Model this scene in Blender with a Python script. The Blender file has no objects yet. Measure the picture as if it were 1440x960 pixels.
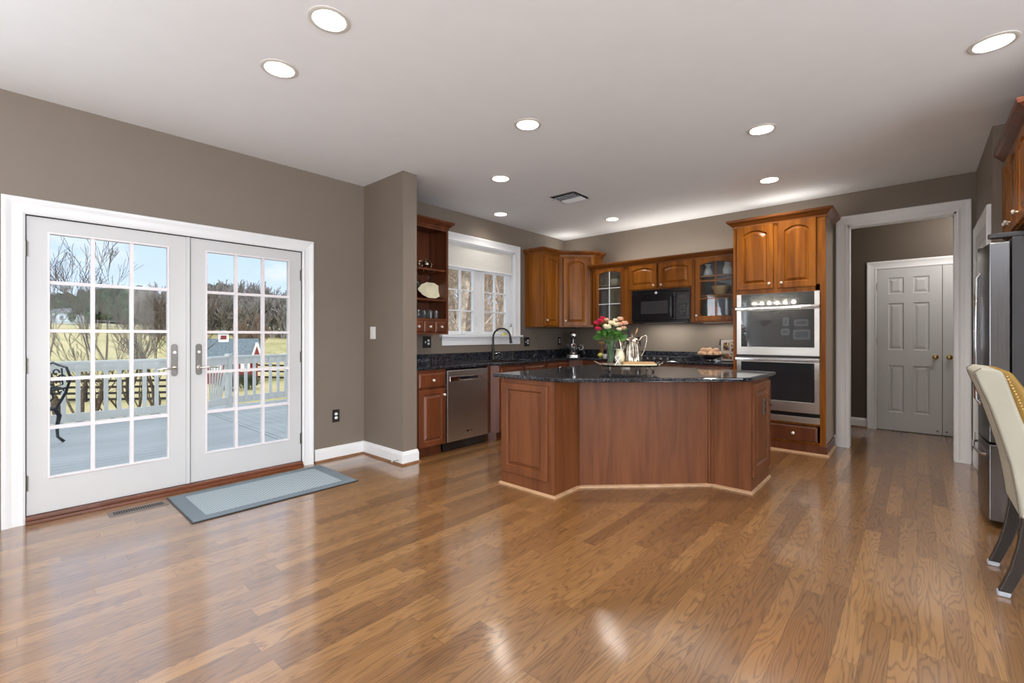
import bpy, bmesh, math, random
from mathutils import Vector, Matrix
random.seed(7)
PI = math.pi
C = bpy.context.scene.collection
sc = bpy.context.scene

# ------------------------------------------------------------------ camera
EYE = 1.23
YAW = math.atan2(570, 640)
cam_d = bpy.data.cameras.new('camera'); cam = bpy.data.objects.new('camera', cam_d); C.objects.link(cam)
cam.location = (0, 0, EYE); cam.rotation_euler = (PI/2, 0, YAW)
cam_d.sensor_width = 36; cam_d.lens = 16.0; cam_d.shift_y = -8/1440
cam_d.clip_start = .05; cam_d.clip_end = 800
sc.camera = cam

# ------------------------------------------------------------------ sky, sun, exposure
w = bpy.data.worlds.new('sky'); sc.world = w; w.use_nodes = True
nt = w.node_tree; nt.nodes.clear()
def N(t, **k):
    n = nt.nodes.new(t)
    for a, b in k.items(): setattr(n, a, b)
    return n
out = N('ShaderNodeOutputWorld'); bg = N('ShaderNodeBackground'); tc = N('ShaderNodeTexCoord')
sep = N('ShaderNodeSeparateXYZ'); nt.links.new(tc.outputs['Generated'], sep.inputs[0])
rmp = N('ShaderNodeValToRGB'); nt.links.new(sep.outputs['Z'], rmp.inputs[0])
e = rmp.color_ramp.elements
e[0].position = 0; e[0].color = (.50, .57, .66, 1)
e[1].position = .62; e[1].color = (.78, .83, .90, 1)
m_ = e.new(.22); m_.color = (.355, .465, .63, 1)
mp = N('ShaderNodeMapping'); mp.inputs['Scale'].default_value = (1, 1, 3.2); mp.inputs['Location'].default_value = (.3, .2, 0)
nt.links.new(tc.outputs['Generated'], mp.inputs[0])
ns = N('ShaderNodeTexNoise'); ns.inputs['Scale'].default_value = 3.3; ns.inputs['Detail'].default_value = 7; ns.inputs['Roughness'].default_value = .55
nt.links.new(mp.outputs[0], ns.inputs['Vector'])
cr = N('ShaderNodeValToRGB'); cr.color_ramp.elements[0].position = .52; cr.color_ramp.elements[1].position = .66
nt.links.new(ns.outputs['Fac'], cr.inputs[0])
mx = N('ShaderNodeMixRGB'); mx.inputs['Color2'].default_value = (.60, .60, .61, 1)
nt.links.new(cr.outputs['Color'], mx.inputs['Fac']); nt.links.new(rmp.outputs['Color'], mx.inputs['Color1'])
nt.links.new(mx.outputs[0], bg.inputs['Color']); bg.inputs['Strength'].default_value = 1.62
nt.links.new(bg.outputs[0], out.inputs['Surface'])

sun_d = bpy.data.lights.new('sun', 'SUN'); sun = bpy.data.objects.new('sun', sun_d); C.objects.link(sun)
sun_d.energy = 2.7; sun_d.angle = .01; sun_d.color = (1, .96, .90)
sun.rotation_euler = (math.radians(14), math.radians(41), 0); sun.location = (20, -6, 20)

def fill_lamp(name, loc, rot, sx, sy, watts, col=(1, .98, .95)):
    l = bpy.data.lights.new(name, 'AREA'); o = bpy.data.objects.new(name, l); C.objects.link(o)
    l.shape = 'RECTANGLE'; l.size = sx; l.size_y = sy; l.energy = watts; l.color = col
    o.location = loc; o.rotation_euler = rot
    return o
# area lamps added in the unseen side windows to brighten the room
for y in (-4.6, -1.6, 1.4):
    fill_lamp('side_window_fill', (4.16, y, 1.5), (0, PI/2+.25, 0), 1.9, 1.9, 130, (.88, .94, 1))
for y in (-4.9, -2.3):
    fill_lamp('side_window_fill', (-4.43, y, 1.5), (0, -PI/2-.25, 0), 1.9, 1.7, 90, (.88, .94, 1))

vs = sc.view_settings
vs.view_transform = 'Standard'; vs.look = 'None'; vs.exposure = .12; vs.gamma = 1; vs.use_curve_mapping = False

# ------------------------------------------------------------------ materials
def newmat(name):
    m = bpy.data.materials.new(name); m.use_nodes = True
    return m, m.node_tree, m.node_tree.nodes['Principled BSDF']
def nd(t, typ, **ins):
    n = t.nodes.new(typ)
    for k, v in ins.items():
        k = k.replace('_', ' ')
        n.inputs[k].default_value = v
    return n
def mat(name, col, rough=.5, metal=0, var=.06, scale=6, bump=0, bscale=60, coat=0, stretch=(1, 1, 1), rvar=0, trans=0, ior=1.5, spec=.5, aniso=0):
    """principled with a noise that varies colour, roughness and bump a little"""
    m, t, b = newmat(name)
    b.inputs['Roughness'].default_value = rough; b.inputs['Metallic'].default_value = metal
    b.inputs['Coat Weight'].default_value = coat; b.inputs['Coat Roughness'].default_value = .12
    b.inputs['Transmission Weight'].default_value = trans; b.inputs['IOR'].default_value = ior
    b.inputs['Specular IOR Level'].default_value = spec
    if aniso: b.inputs['Anisotropic'].default_value = aniso
    co = t.nodes.new('ShaderNodeTexCoord'); mpn = nd(t, 'ShaderNodeMapping', Scale=stretch)
    t.links.new(co.outputs['Object'], mpn.inputs[0])
    no = nd(t, 'ShaderNodeTexNoise', Scale=scale, Detail=4.0)
    t.links.new(mpn.outputs[0], no.inputs['Vector'])
    r = t.nodes.new('ShaderNodeValToRGB')
    r.color_ramp.elements[0].color = tuple(c*(1-var) for c in col)+(1,)
    r.color_ramp.elements[1].color = tuple(min(1, c*(1+var)) for c in col)+(1,)
    r.color_ramp.elements[0].position = .3; r.color_ramp.elements[1].position = .7
    t.links.new(no.outputs['Fac'], r.inputs[0]); t.links.new(r.outputs[0], b.inputs['Base Color'])
    if rvar:
        mr = nd(t, 'ShaderNodeMapRange'); mr.inputs['To Min'].default_value = rough-rvar; mr.inputs['To Max'].default_value = rough+rvar
        t.links.new(no.outputs['Fac'], mr.inputs[0]); t.links.new(mr.outputs[0], b.inputs['Roughness'])
    if bump:
        n2 = nd(t, 'ShaderNodeTexNoise', Scale=bscale, Detail=3.0); t.links.new(mpn.outputs[0], n2.inputs['Vector'])
        bp = nd(t, 'ShaderNodeBump', Strength=bump, Distance=.002)
        t.links.new(n2.outputs['Fac'], bp.inputs['Height']); t.links.new(bp.outputs[0], b.inputs['Normal'])
    return m
def emit(name, col, s):
    m, t, b = newmat(name)
    b.inputs['Base Color'].default_value = col+(1,); b.inputs['Emission Color'].default_value = col+(1,); b.inputs['Emission Strength'].default_value = s
    return m
def wood(name, c1, c2, c3, rough=.3, coat=.3, axis=2, fine=1.0, spec=.5):
    """stained wood with grain running along the given object axis"""
    m, t, b = newmat(name)
    b.inputs['Roughness'].default_value = rough; b.inputs['Coat Weight'].default_value = coat; b.inputs['Coat Roughness'].default_value = .15; b.inputs['Specular IOR Level'].default_value = spec
    co = t.nodes.new('ShaderNodeTexCoord')
    s = [9*fine]*3; s[axis] = .8*fine
    mpn = nd(t, 'ShaderNodeMapping', Scale=tuple(s)); t.links.new(co.outputs['Object'], mpn.inputs[0])
    n1 = nd(t, 'ShaderNodeTexNoise', Scale=1.2, Detail=5.0, Distortion=.8); t.links.new(mpn.outputs[0], n1.inputs['Vector'])
    s2 = [150*fine]*3; s2[axis] = 3*fine
    mp2 = nd(t, 'ShaderNodeMapping', Scale=tuple(s2)); t.links.new(co.outputs['Object'], mp2.inputs[0])
    n2 = nd(t, 'ShaderNodeTexNoise', Scale=1.0, Detail=2.0); t.links.new(mp2.outputs[0], n2.inputs['Vector'])
    ad = t.nodes.new('ShaderNodeMath'); ad.operation = 'MULTIPLY_ADD'; ad.inputs[1].default_value = .28; t.links.new(n2.outputs['Fac'], ad.inputs[0]); t.links.new(n1.outputs['Fac'], ad.inputs[2])
    r = t.nodes.new('ShaderNodeValToRGB'); el = r.color_ramp.elements
    el[0].position = .45; el[0].color = c1+(1,); el[1].position = .85; el[1].color = c3+(1,)
    q = el.new(.64); q.color = c2+(1,)
    t.links.new(ad.outputs[0], r.inputs[0]); t.links.new(r.outputs[0], b.inputs['Base Color'])
    return m

M = {}
M['wall'] = mat('taupe_wall_paint', (.205, .166, .131), .55, var=.015, bump=.04, bscale=300)
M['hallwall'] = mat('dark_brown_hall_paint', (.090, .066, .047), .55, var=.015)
M['ceil'] = mat('white_ceiling_paint', (.80, .825, .85), .8, var=.01)
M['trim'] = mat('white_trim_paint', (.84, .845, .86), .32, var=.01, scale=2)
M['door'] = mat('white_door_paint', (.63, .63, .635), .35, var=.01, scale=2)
M['muntin'] = mat('pale_muntin_paint', (.83, .78, .80), .35, var=.01)
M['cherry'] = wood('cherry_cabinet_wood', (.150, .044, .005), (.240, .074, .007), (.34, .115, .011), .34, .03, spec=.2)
M['cherry_h'] = wood('cherry_rail_wood', (.130, .038, .006), (.205, .062, .009), (.28, .094, .014), .34, .04, axis=0, spec=.3)
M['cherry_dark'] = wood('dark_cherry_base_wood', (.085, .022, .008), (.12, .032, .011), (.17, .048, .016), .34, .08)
M['cherry_in'] = wood('cabinet_interior_wood', (.085, .028, .009), (.12, .04, .012), (.16, .055, .018), .4, .0)
M['maple_in'] = wood('light_cabinet_interior', (.33, .24, .10), (.40, .30, .13), (.45, .34, .16), .4, .0)
M['island'] = wood('island_cherry_wood', (.115, .036, .011), (.160, .051, .016), (.205, .070, .023), .42, .0, spec=.3)
M['endpanel'] = mat('tan_satin_end_panel', (.34, .26, .18), .35, var=.03)
M['shoe'] = wood('stained_shoe_moulding', (.16, .07, .03), (.22, .10, .045), (.27, .13, .06), .35, .1, axis=0)
M['paleshoe'] = wood('pale_shoe_moulding', (.42, .24, .12), (.52, .31, .17), (.60, .38, .22), .4, .1, axis=0)
M['threshold'] = wood('reddish_threshold_wood', (.12, .035, .015), (.17, .05, .022), (.22, .07, .03), .3, .2, axis=1)
M['steel'] = mat('brushed_stainless_steel', (.66, .63, .59), .32, 1, var=.05, scale=3, stretch=(1, 1, 60), rvar=.05, aniso=.6)
M['steel_v'] = mat('dark_stainless_steel', (.23, .23, .24), .24, 1, var=.06, scale=3, stretch=(40, 40, 1), rvar=.05)
M['chrome'] = mat('polished_chrome', (.75, .75, .77), .09, 1, var=.03)
M['silver'] = mat('tarnished_silver', (.48, .42, .34), .24, 1, var=.45, scale=30)
M['nickel'] = mat('satin_nickel', (.66, .63, .58), .3, 1, var=.05)
M['pewter'] = mat('aged_pewter_hardware', (.19, .175, .16), .38, 1, var=.12)
M['brass'] = mat('polished_brass', (.72, .52, .22), .2, 1, var=.08)
M['knob'] = mat('pale_ceramic_knob', (.80, .74, .66), .2, .2, var=.05)
M['black'] = mat('gloss_black', (.010, .010, .012), .12, var=.1, coat=.5)
M['blackglass'] = mat('black_oven_glass', (.018, .022, .027), .03, var=.05, coat=1, spec=.8)
M['satinblack'] = mat('satin_black', (.02, .018, .018), .35, var=.1)
M['darkgrey'] = mat('dark_grey_fridge_side', (.045, .045, .05), .45, var=.05)
M['iron'] = mat('black_cast_iron', (.015, .018, .025), .4, var=.2, bump=.3)
M['white'] = mat('white_ceramic', (.80, .80, .78), .2, var=.03)
M['whiteplastic'] = mat('white_plastic', (.82, .82, .80), .35, var=.01)
M['cream'] = mat('cream_glazed_china', (.78, .73, .52), .18, var=.12, scale=9)
M['gold'] = mat('golden_velvet', (.27, .15, .018), .6, var=.12, bump=.2)
M['linen'] = mat('ivory_linen_fabric', (.40, .375, .30), .85, var=.06, bump=.4, bscale=500)
M['darkwood'] = wood('espresso_leg_wood', (.012, .009, .008), (.022, .016, .013), (.04, .03, .024), .4, .1)
M['seam'] = mat('brown_seam_thread', (.10, .08, .06), .8)
M['felt'] = mat('pale_felt_pad', (.40, .41, .44), .9, var=.05)
M['leaf'] = mat('green_leaf', (.07, .20, .03), .45, var=.35, scale=20)
M['stem'] = mat('green_stem', (.10, .22, .05), .5, var=.2)
M['rose'] = mat('crimson_petal', (.50, .008, .055), .55, var=.3, scale=30)
M['peach'] = mat('peach_petal', (.80, .46, .32), .55, var=.12, scale=30)
M['pcream'] = mat('cream_petal', (.85, .74, .52), .55, var=.1, scale=30)
M['ribbon'] = mat('white_ribbon', (.85, .82, .84), .5, var=.03)
M['board'] = wood('honey_board_wood', (.40, .20, .06), (.50, .27, .09), (.60, .34, .13), .4, .1, axis=0)
M['egg'] = mat('tan_eggshell', (.62, .38, .22), .45, var=.22, scale=8)
M['yellow'] = mat('lemon_yellow', (.75, .66, .12), .45, var=.1)
M['brown'] = mat('dried_brown_petal', (.22, .10, .03), .7, var=.3)
M['paper'] = mat('printed_white_paper', (.80, .79, .76), .6, var=.02)
M['shade'] = mat('pleated_linen_shade', (.78, .76, .70), .8, var=.02, stretch=(1, 1, 4))
M['vent'] = mat('dark_vent_gap', (.01, .01, .01), .6)
M['ventmetal'] = mat('grey_vent_metal', (.23, .20, .18), .4, .6, var=.1)
M['lamp'] = emit('lit_lamp_lens', (1, .93, .80), 5)
M['bulb'] = emit('lit_bulb', (1, .86, .62), 30)
M['baffle'] = mat('white_lamp_baffle', (.9, .88, .82), .35, var=.01)
M['ring'] = mat('white_lamp_trim', (.62, .60, .56), .35, var=.02)
# outdoors
M['deck'] = mat('grey_deck_stain', (.47, .51, .53), .6, var=.10, scale=3, stretch=(1, .2, 1))
M['rail'] = mat('white_rail_paint', (.90, .90, .87), .5, var=.03)
M['bark'] = mat('grey_brown_bark', (.12, .09, .068), .9, var=.35, scale=15)
M['bark2'] = mat('tan_woodland_bark', (.58, .47, .37), .9, var=.5, scale=8)
M['barkgrey'] = mat('grey_distant_bark', (.29, .26, .24), .9, var=.3, scale=1)
M['evergreen'] = mat('dark_evergreen_foliage', (.05, .085, .045), .9, var=.6, scale=1.4, bump=1, bscale=3)
M['barnred'] = mat('red_barn_board', (.24, .03, .035), .7, var=.15, stretch=(8, 8, .5))
M['barnroof'] = mat('blue_grey_shingle', (.13, .165, .19), .9, var=.35, scale=9)
M['fence'] = mat('black_fence_board', (.025, .02, .02), .7, var=.2)
M['wfence'] = mat('grey_weathered_board', (.30, .30, .32), .8, var=.2)
M['siding'] = mat('pale_blue_siding', (.50, .58, .66), .7, var=.05)
M['farroof'] = mat('grey_house_roof', (.16, .17, .19), .8, var=.1)
M['exterior'] = mat('pale_exterior_siding', (.62, .62, .60), .7, var=.03)

def grassmat():
    m, t, b = newmat('winter_grass'); b.inputs['Roughness'].default_value = .95
    co = t.nodes.new('ShaderNodeTexCoord')
    n1 = nd(t, 'ShaderNodeTexNoise', Scale=.09, Detail=6.0, Roughness=.65); t.links.new(co.outputs['Object'], n1.inputs['Vector'])
    n2 = nd(t, 'ShaderNodeTexNoise', Scale=3.0, Detail=4.0); t.links.new(co.outputs['Object'], n2.inputs['Vector'])
    a = t.nodes.new('ShaderNodeMath'); a.operation = 'MULTIPLY_ADD'; a.inputs[1].default_value = .35
    t.links.new(n2.outputs['Fac'], a.inputs[0]); t.links.new(n1.outputs['Fac'], a.inputs[2])
    r = t.nodes.new('ShaderNodeValToRGB'); el = r.color_ramp.elements
    el[0].position = .5; el[0].color = (.17, .17, .06, 1); el[1].position = .85; el[1].color = (.50, .42, .23, 1)
    q = el.new(.66); q.color = (.39, .34, .16, 1)
    t.links.new(a.outputs[0], r.inputs[0]); t.links.new(r.outputs[0], b.inputs['Base Color'])
    return m
M['grass'] = grassmat()
def littermat():
    m, t, b = newmat('brown_leaf_litter'); b.inputs['Roughness'].default_value = .95
    co = t.nodes.new('ShaderNodeTexCoord')
    n1 = nd(t, 'ShaderNodeTexNoise', Scale=5.0, Detail=8.0, Roughness=.8); t.links.new(co.outputs['Object'], n1.inputs['Vector'])
    r = t.nodes.new('ShaderNodeValToRGB'); el = r.color_ramp.elements
    el[0].position = .35; el[0].color = (.10, .07, .05, 1); el[1].position = .7; el[1].color = (.62, .46, .34, 1)
    t.links.new(n1.outputs['Fac'], r.inputs[0]); t.links.new(r.outputs[0], b.inputs['Base Color'])
    return m
M['litter'] = littermat()

def glassmat(name, tint=(.97, .99, 1), refl=1.0):
    """thin architectural pane: clear, with real fresnel reflection"""
    m = bpy.data.materials.new(name); m.use_nodes = True; t = m.node_tree; t.nodes.clear()
    o = t.nodes.new('ShaderNodeOutputMaterial'); mixs = t.nodes.new('ShaderNodeMixShader')
    tr = t.nodes.new('ShaderNodeBsdfTransparent'); tr.inputs[0].default_value = tint+(1,)
    gl = t.nodes.new('ShaderNodeBsdfGlossy'); gl.inputs['Roughness'].default_value = .02
    fr = t.nodes.new('ShaderNodeFresnel'); fr.inputs[0].default_value = 1.45
    mu = t.nodes.new('ShaderNodeMath'); mu.operation = 'MULTIPLY'; mu.inputs[1].default_value = refl
    t.links.new(fr.outputs[0], mu.inputs[0]); t.links.new(mu.outputs[0], mixs.inputs[0])
    t.links.new(tr.outputs[0], mixs.inputs[1]); t.links.new(gl.outputs[0], mixs.inputs[2]); t.links.new(mixs.outputs[0], o.inputs[0])
    return m
M['pane'] = glassmat('window_glass', refl=.12)
M['cabglass'] = glassmat('cabinet_glass', refl=.9)
M['glass'] = glassmat('clear_glassware', (.96, .98, .985), .6)

def floormat():
    """oak strips running along y: random lengths, tones and cathedral grain"""
    m, t, b = newmat('oak_strip_floor')
    L = t.links
    def mth(op, a, c=None, d=None):
        n = t.nodes.new('ShaderNodeMath'); n.operation = op
        for i, v in enumerate((a, c, d)):
            if v is None: continue
            if isinstance(v, (int, float)): n.inputs[i].default_value = v
            else: L.new(v, n.inputs[i])
        return n.outputs[0]
    co = t.nodes.new('ShaderNodeTexCoord'); sp = t.nodes.new('ShaderNodeSeparateXYZ'); L.new(co.outputs['Object'], sp.inputs[0])
    X, Y = sp.outputs[0], sp.outputs[1]
    W = .083
    u = mth('DIVIDE', X, W); row = mth('FLOOR', u)
    wn = t.nodes.new('ShaderNodeTexWhiteNoise'); wn.noise_dimensions = '1D'; L.new(row, wn.inputs['W'])
    ln = mth('MULTIPLY_ADD', wn.outputs['Value'], .5, .75)
    v = mth('ADD', mth('DIVIDE', Y, ln), mth('MULTIPLY', wn.outputs['Value'], 37.3))
    seg = mth('FLOOR', v)
    cmb = t.nodes.new('ShaderNodeCombineXYZ'); L.new(row, cmb.inputs[0]); L.new(seg, cmb.inputs[1])
    wid = t.nodes.new('ShaderNodeTexWhiteNoise'); wid.noise_dimensions = '3D'; L.new(cmb.outputs[0], wid.inputs['Vector'])
    # grain: contour lines of a stretched noise, shifted per board
    gx = mth('MULTIPLY_ADD', wid.outputs['Value'], 53.0, mth('MULTIPLY', X, 8.5))
    gy = mth('MULTIPLY_ADD', wid.outputs['Value'], 17.0, mth('MULTIPLY', Y, .85))
    gv = t.nodes.new('ShaderNodeCombineXYZ'); L.new(gx, gv.inputs[0]); L.new(gy, gv.inputs[1])
    gn = nd(t, 'ShaderNodeTexNoise', Scale=1.0, Detail=2.5, Roughness=.5, Distortion=.2); L.new(gv.outputs[0], gn.inputs['Vector'])
    rings = mth('SINE', mth('MULTIPLY', gn.outputs['Fac'], 150.0))
    rr = nd(t, 'ShaderNodeMapRange'); rr.inputs['From Min'].default_value = .15; rr.inputs['From Max'].default_value = 1; rr.inputs['To Min'].default_value = 0; rr.inputs['To Max'].default_value = 1
    L.new(rings, rr.inputs[0])
    px = mth('MULTIPLY', X, 260.0); py = mth('MULTIPLY', Y, 9.0)
    pv = t.nodes.new('ShaderNodeCombineXYZ'); L.new(px, pv.inputs[0]); L.new(py, pv.inputs[1])
    pn = nd(t, 'ShaderNodeTexNoise', Scale=1.0, Detail=2.0); L.new(pv.outputs[0], pn.inputs['Vector'])
    pr = nd(t, 'ShaderNodeMapRange'); pr.inputs['From Min'].default_value = .35; pr.inputs['From Max'].default_value = .75
    L.new(pn.outputs['Fac'], pr.inputs[0])
    tone = t.nodes.new('ShaderNodeValToRGB'); el = tone.color_ramp.elements
    el[0].color = (.185, .083, .025, 1); el[1].color = (.330, .168, .056, 1); q = el.new(.5); q.color = (.248, .118, .037, 1)
    L.new(wid.outputs['Value'], tone.inputs[0])
    dk = t.nodes.new('ShaderNodeMixRGB'); dk.blend_type = 'MULTIPLY'; dk.inputs['Color2'].default_value = (.36, .29, .24, 1)
    L.new(tone.outputs[0], dk.inputs['Color1']); L.new(mth('MULTIPLY', mth('MULTIPLY', rr.outputs[0], mth('MULTIPLY_ADD', pr.outputs[0], .6, .4)), .85), dk.inputs['Fac'])
    d2 = t.nodes.new('ShaderNodeMixRGB'); d2.blend_type = 'MULTIPLY'; d2.inputs['Color2'].default_value = (.66, .60, .56, 1)
    L.new(dk.outputs[0], d2.inputs['Color1']); L.new(mth('MULTIPLY', pr.outputs[0], .35), d2.inputs['Fac'])
    # seams
    fx = mth('FRACT', u); ex = mth('MINIMUM', fx, mth('SUBTRACT', 1.0, fx)); sx = mth('LESS_THAN', ex, .012)
    fy = mth('FRACT', v); ey = mth('MINIMUM', fy, mth('SUBTRACT', 1.0, fy)); sy = mth('LESS_THAN', ey, .0012)
    sm = mth('MAXIMUM', sx, sy)
    d3 = t.nodes.new('ShaderNodeMixRGB'); d3.blend_type = 'MULTIPLY'; d3.inputs['Color2'].default_value = (.40, .36, .34, 1)
    L.new(d2.outputs[0], d3.inputs['Color1']); L.new(mth('MULTIPLY', sm, .8), d3.inputs['Fac'])
    L.new(d3.outputs[0], b.inputs['Base Color'])
    b.inputs['Roughness'].default_value = .42
    b.inputs['Coat Weight'].default_value = 1.0; b.inputs['Coat Roughness'].default_value = .13; b.inputs['Coat IOR'].default_value = 2.2
    bp = nd(t, 'ShaderNodeBump', Strength=.25, Distance=.0015)
    L.new(mth('MULTIPLY_ADD', sm, -1.0, mth('MULTIPLY', pr.outputs[0], -.25)), bp.inputs['Height']); L.new(bp.outputs[0], b.inputs['Normal'])
    L.new(bp.outputs[0], b.inputs['Coat Normal'])
    return m
M['floor'] = floormat()

def granitemat():
    m, t, b = newmat('dark_granite'); L = t.links
    co = t.nodes.new('ShaderNodeTexCoord')
    v = nd(t, 'ShaderNodeTexVoronoi', Scale=95.0); L.new(co.outputs['Object'], v.inputs['Vector'])
    n = nd(t, 'ShaderNodeTexNoise', Scale=48.0, Detail=6.0, Roughness=.7); L.new(co.outputs['Object'], n.inputs['Vector'])
    r = t.nodes.new('ShaderNodeValToRGB'); el = r.color_ramp.elements
    el[0].position = .46; el[0].color = (.010, .011, .014, 1); el[1].position = .70; el[1].color = (.115, .085, .065, 1)
    q = el.new(.57); q.color = (.03, .032, .042, 1)
    L.new(n.outputs['Fac'], r.inputs[0])
    sr = t.nodes.new('ShaderNodeSeparateColor'); L.new(v.outputs['Color'], sr.inputs[0])
    g = t.nodes.new('ShaderNodeMath'); g.operation = 'GREATER_THAN'; g.inputs[1].default_value = .9; L.new(sr.outputs[0], g.inputs[0])
    mxx = t.nodes.new('ShaderNodeMixRGB'); mxx.inputs['Color2'].default_value = (.06, .072, .095, 1); L.new(g.outputs[0], mxx.inputs['Fac']); L.new(r.outputs[0], mxx.inputs['Color1'])
    L.new(mxx.outputs[0], b.inputs['Base Color'])
    b.inputs['Roughness'].default_value = .06; b.inputs['IOR'].default_value = 1.625
    return m
M['granite'] = granitemat()

def rugmat():
    """woven mat: local x 0..len, y 0..wid; lighter checked field inside a darker border"""
    m, t, b = newmat('grey_blue_woven_mat'); L = t.links
    co = t.nodes.new('ShaderNodeTexCoord')
    ck = nd(t, 'ShaderNodeTexChecker', Scale=55.0, Color1=(.40, .47, .52, 1), Color2=(.20, .25, .29, 1)); L.new(co.outputs['Object'], ck.inputs['Vector'])
    n = nd(t, 'ShaderNodeTexNoise', Scale=260.0, Detail=2.0); L.new(co.outputs['Object'], n.inputs['Vector'])
    mm = t.nodes.new('ShaderNodeMixRGB'); mm.blend_type = 'MULTIPLY'; mm.inputs['Fac'].default_value = .6
    L.new(ck.outputs[0], mm.inputs['Color1']); L.new(n.outputs['Color'], mm.inputs['Color2'])
    g = t.nodes.new('ShaderNodeMixRGB'); g.blend_type = 'ADD'; g.inputs['Fac'].default_value = 1; g.inputs['Color2'].default_value = (.10, .12, .13, 1); L.new(mm.outputs[0], g.inputs['Color1'])
    L.new(g.outputs[0], b.inputs['Base Color']); b.inputs['Roughness'].default_value = .95
    return m
M['rug'] = rugmat()
M['rugborder'] = mat('slate_mat_border', (.16, .20, .235), .95, var=.2, scale=200)

# ------------------------------------------------------------------ mesh helpers
def B(): return bmesh.new()
ID = Matrix.Identity(4)
def T(x, y, z): return Matrix.Translation((x, y, z))
def R(a, ax='Z'): return Matrix.Rotation(a, 4, ax)
def V(bm, pts, m=None): return [bm.verts.new(m @ Vector(p) if m else p) for p in pts]
def F(bm, vs_, mi=0):
    try:
        f = bm.faces.new(vs_); f.material_index = mi; return f
    except ValueError: return None
def box(bm, x0, x1, y0, y1, z0, z1, m=None, mi=0):
    v = V(bm, [(x0, y0, z0), (x1, y0, z0), (x1, y1, z0), (x0, y1, z0), (x0, y0, z1), (x1, y0, z1), (x1, y1, z1), (x0, y1, z1)], m)
    for q in ((0, 3, 2, 1), (4, 5, 6, 7), (0, 1, 5, 4), (1, 2, 6, 5), (2, 3, 7, 6), (3, 0, 4, 7)): F(bm, [v[i] for i in q], mi)
    return bm
def prism(bm, poly, z0, z1, m=None, mi=0):
    a = V(bm, [(x, y, z0) for x, y in poly], m); b = V(bm, [(x, y, z1) for x, y in poly], m); n = len(poly)
    F(bm, a[::-1], mi); F(bm, b, mi)
    for i in range(n): F(bm, [a[i], a[(i+1) % n], b[(i+1) % n], b[i]], mi)
    return bm
def lathe(bm, prof, m=None, seg=24, mi=0, cap=True):
    rings = []
    for r, z in prof:
        rings.append(V(bm, [(r*math.cos(2*PI*i/seg), r*math.sin(2*PI*i/seg), z) for i in range(seg)], m) if r > 1e-5 else V(bm, [(0, 0, z)], m))
    for a, b in zip(rings, rings[1:]):
        for i in range(seg):
            j = (i+1) % seg
            if len(a) == 1 and len(b) == 1: continue
            if len(a) == 1: F(bm, [a[0], b[j], b[i]], mi)
            elif len(b) == 1: F(bm, [a[i], a[j], b[0]], mi)
            else: F(bm, [a[i], a[j], b[j], b[i]], mi)
    if cap:
        if len(rings[0]) > 1: F(bm, rings[0][::-1], mi)
        if len(rings[-1]) > 1: F(bm, rings[-1], mi)
    return bm
def tube(bm, pts, r, seg=8, m=None, mi=0, cap=True, flat=1.0):
    pts = [Vector(p) for p in pts]; n = len(pts); rs = r if isinstance(r, (list, tuple)) else [r]*n
    prev = None; rings = []
    for i, p in enumerate(pts):
        d = (pts[min(i+1, n-1)]-pts[max(i-1, 0)]).normalized()
        if prev is None:
            up = Vector((0, 0, 1)) if abs(d.z) < .9 else Vector((1, 0, 0)); a = d.cross(up).normalized()
        else:
            a = (prev-d*prev.dot(d)); a = a.normalized() if a.length > 1e-6 else d.orthogonal().normalized()
        prev = a; b = d.cross(a)
        rings.append(V(bm, [p+(a*math.cos(2*PI*k/seg)+b*math.sin(2*PI*k/seg)*flat)*rs[i] for k in range(seg)], m))
    for a, b in zip(rings, rings[1:]):
        for k in range(seg): F(bm, [a[k], a[(k+1) % seg], b[(k+1) % seg], b[k]], mi)
    if cap: F(bm, rings[0][::-1], mi); F(bm, rings[-1], mi)
    return bm
def ball(bm, c, r, m=None, sub=2, s=(1, 1, 1), noise=0):
    mm = (m or ID) @ T(*c) @ Matrix.Diagonal((r*s[0], r*s[1], r*s[2], 1))
    g = bmesh.ops.create_icosphere(bm, subdivisions=sub, radius=1, matrix=mm)
    if noise:
        cc = (m or ID) @ Vector(c)
        for v in g['verts']: v.co = cc+(v.co-cc)*(1+random.uniform(-noise, noise))
    return bm
def off(path, o, closed=False):
    """offset a plan path to its right-hand side by o, mitred"""
    n = len(path); res = []
    for i in range(n):
        p = Vector(path[i]); ns_ = []
        for a, b in (((i-1), i), (i, (i+1))):
            if not closed and (a < 0 or b >= n): continue
            d = (Vector(path[b % n])-Vector(path[a % n])).normalized(); ns_.append(Vector((d.y, -d.x)))
        if len(ns_) == 1: res.append(p+ns_[0]*o)
        else:
            h = (ns_[0]+ns_[1]).normalized(); res.append(p+h*(o/max(.25, h.dot(ns_[0]))))
    return res
def molding(bm, path, prof, m=None, closed=False, cap=True):
    """sweep a closed profile [(out, z)] along a plan path; 'out' points to the right of travel"""
    cols = [V(bm, [(q.x, q.y, z) for q in off(path, o, closed)], m) for o, z in prof]
    n = len(path); k = len(prof)
    for i in range(n if closed else n-1):
        j = (i+1) % n
        for a in range(k):
            b = (a+1) % k; F(bm, [cols[a][i], cols[a][j], cols[b][j], cols[b][i]])
    if not closed and cap:
        F(bm, [c[0] for c in cols]); F(bm, [c[-1] for c in cols][::-1])
    return bm

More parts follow.
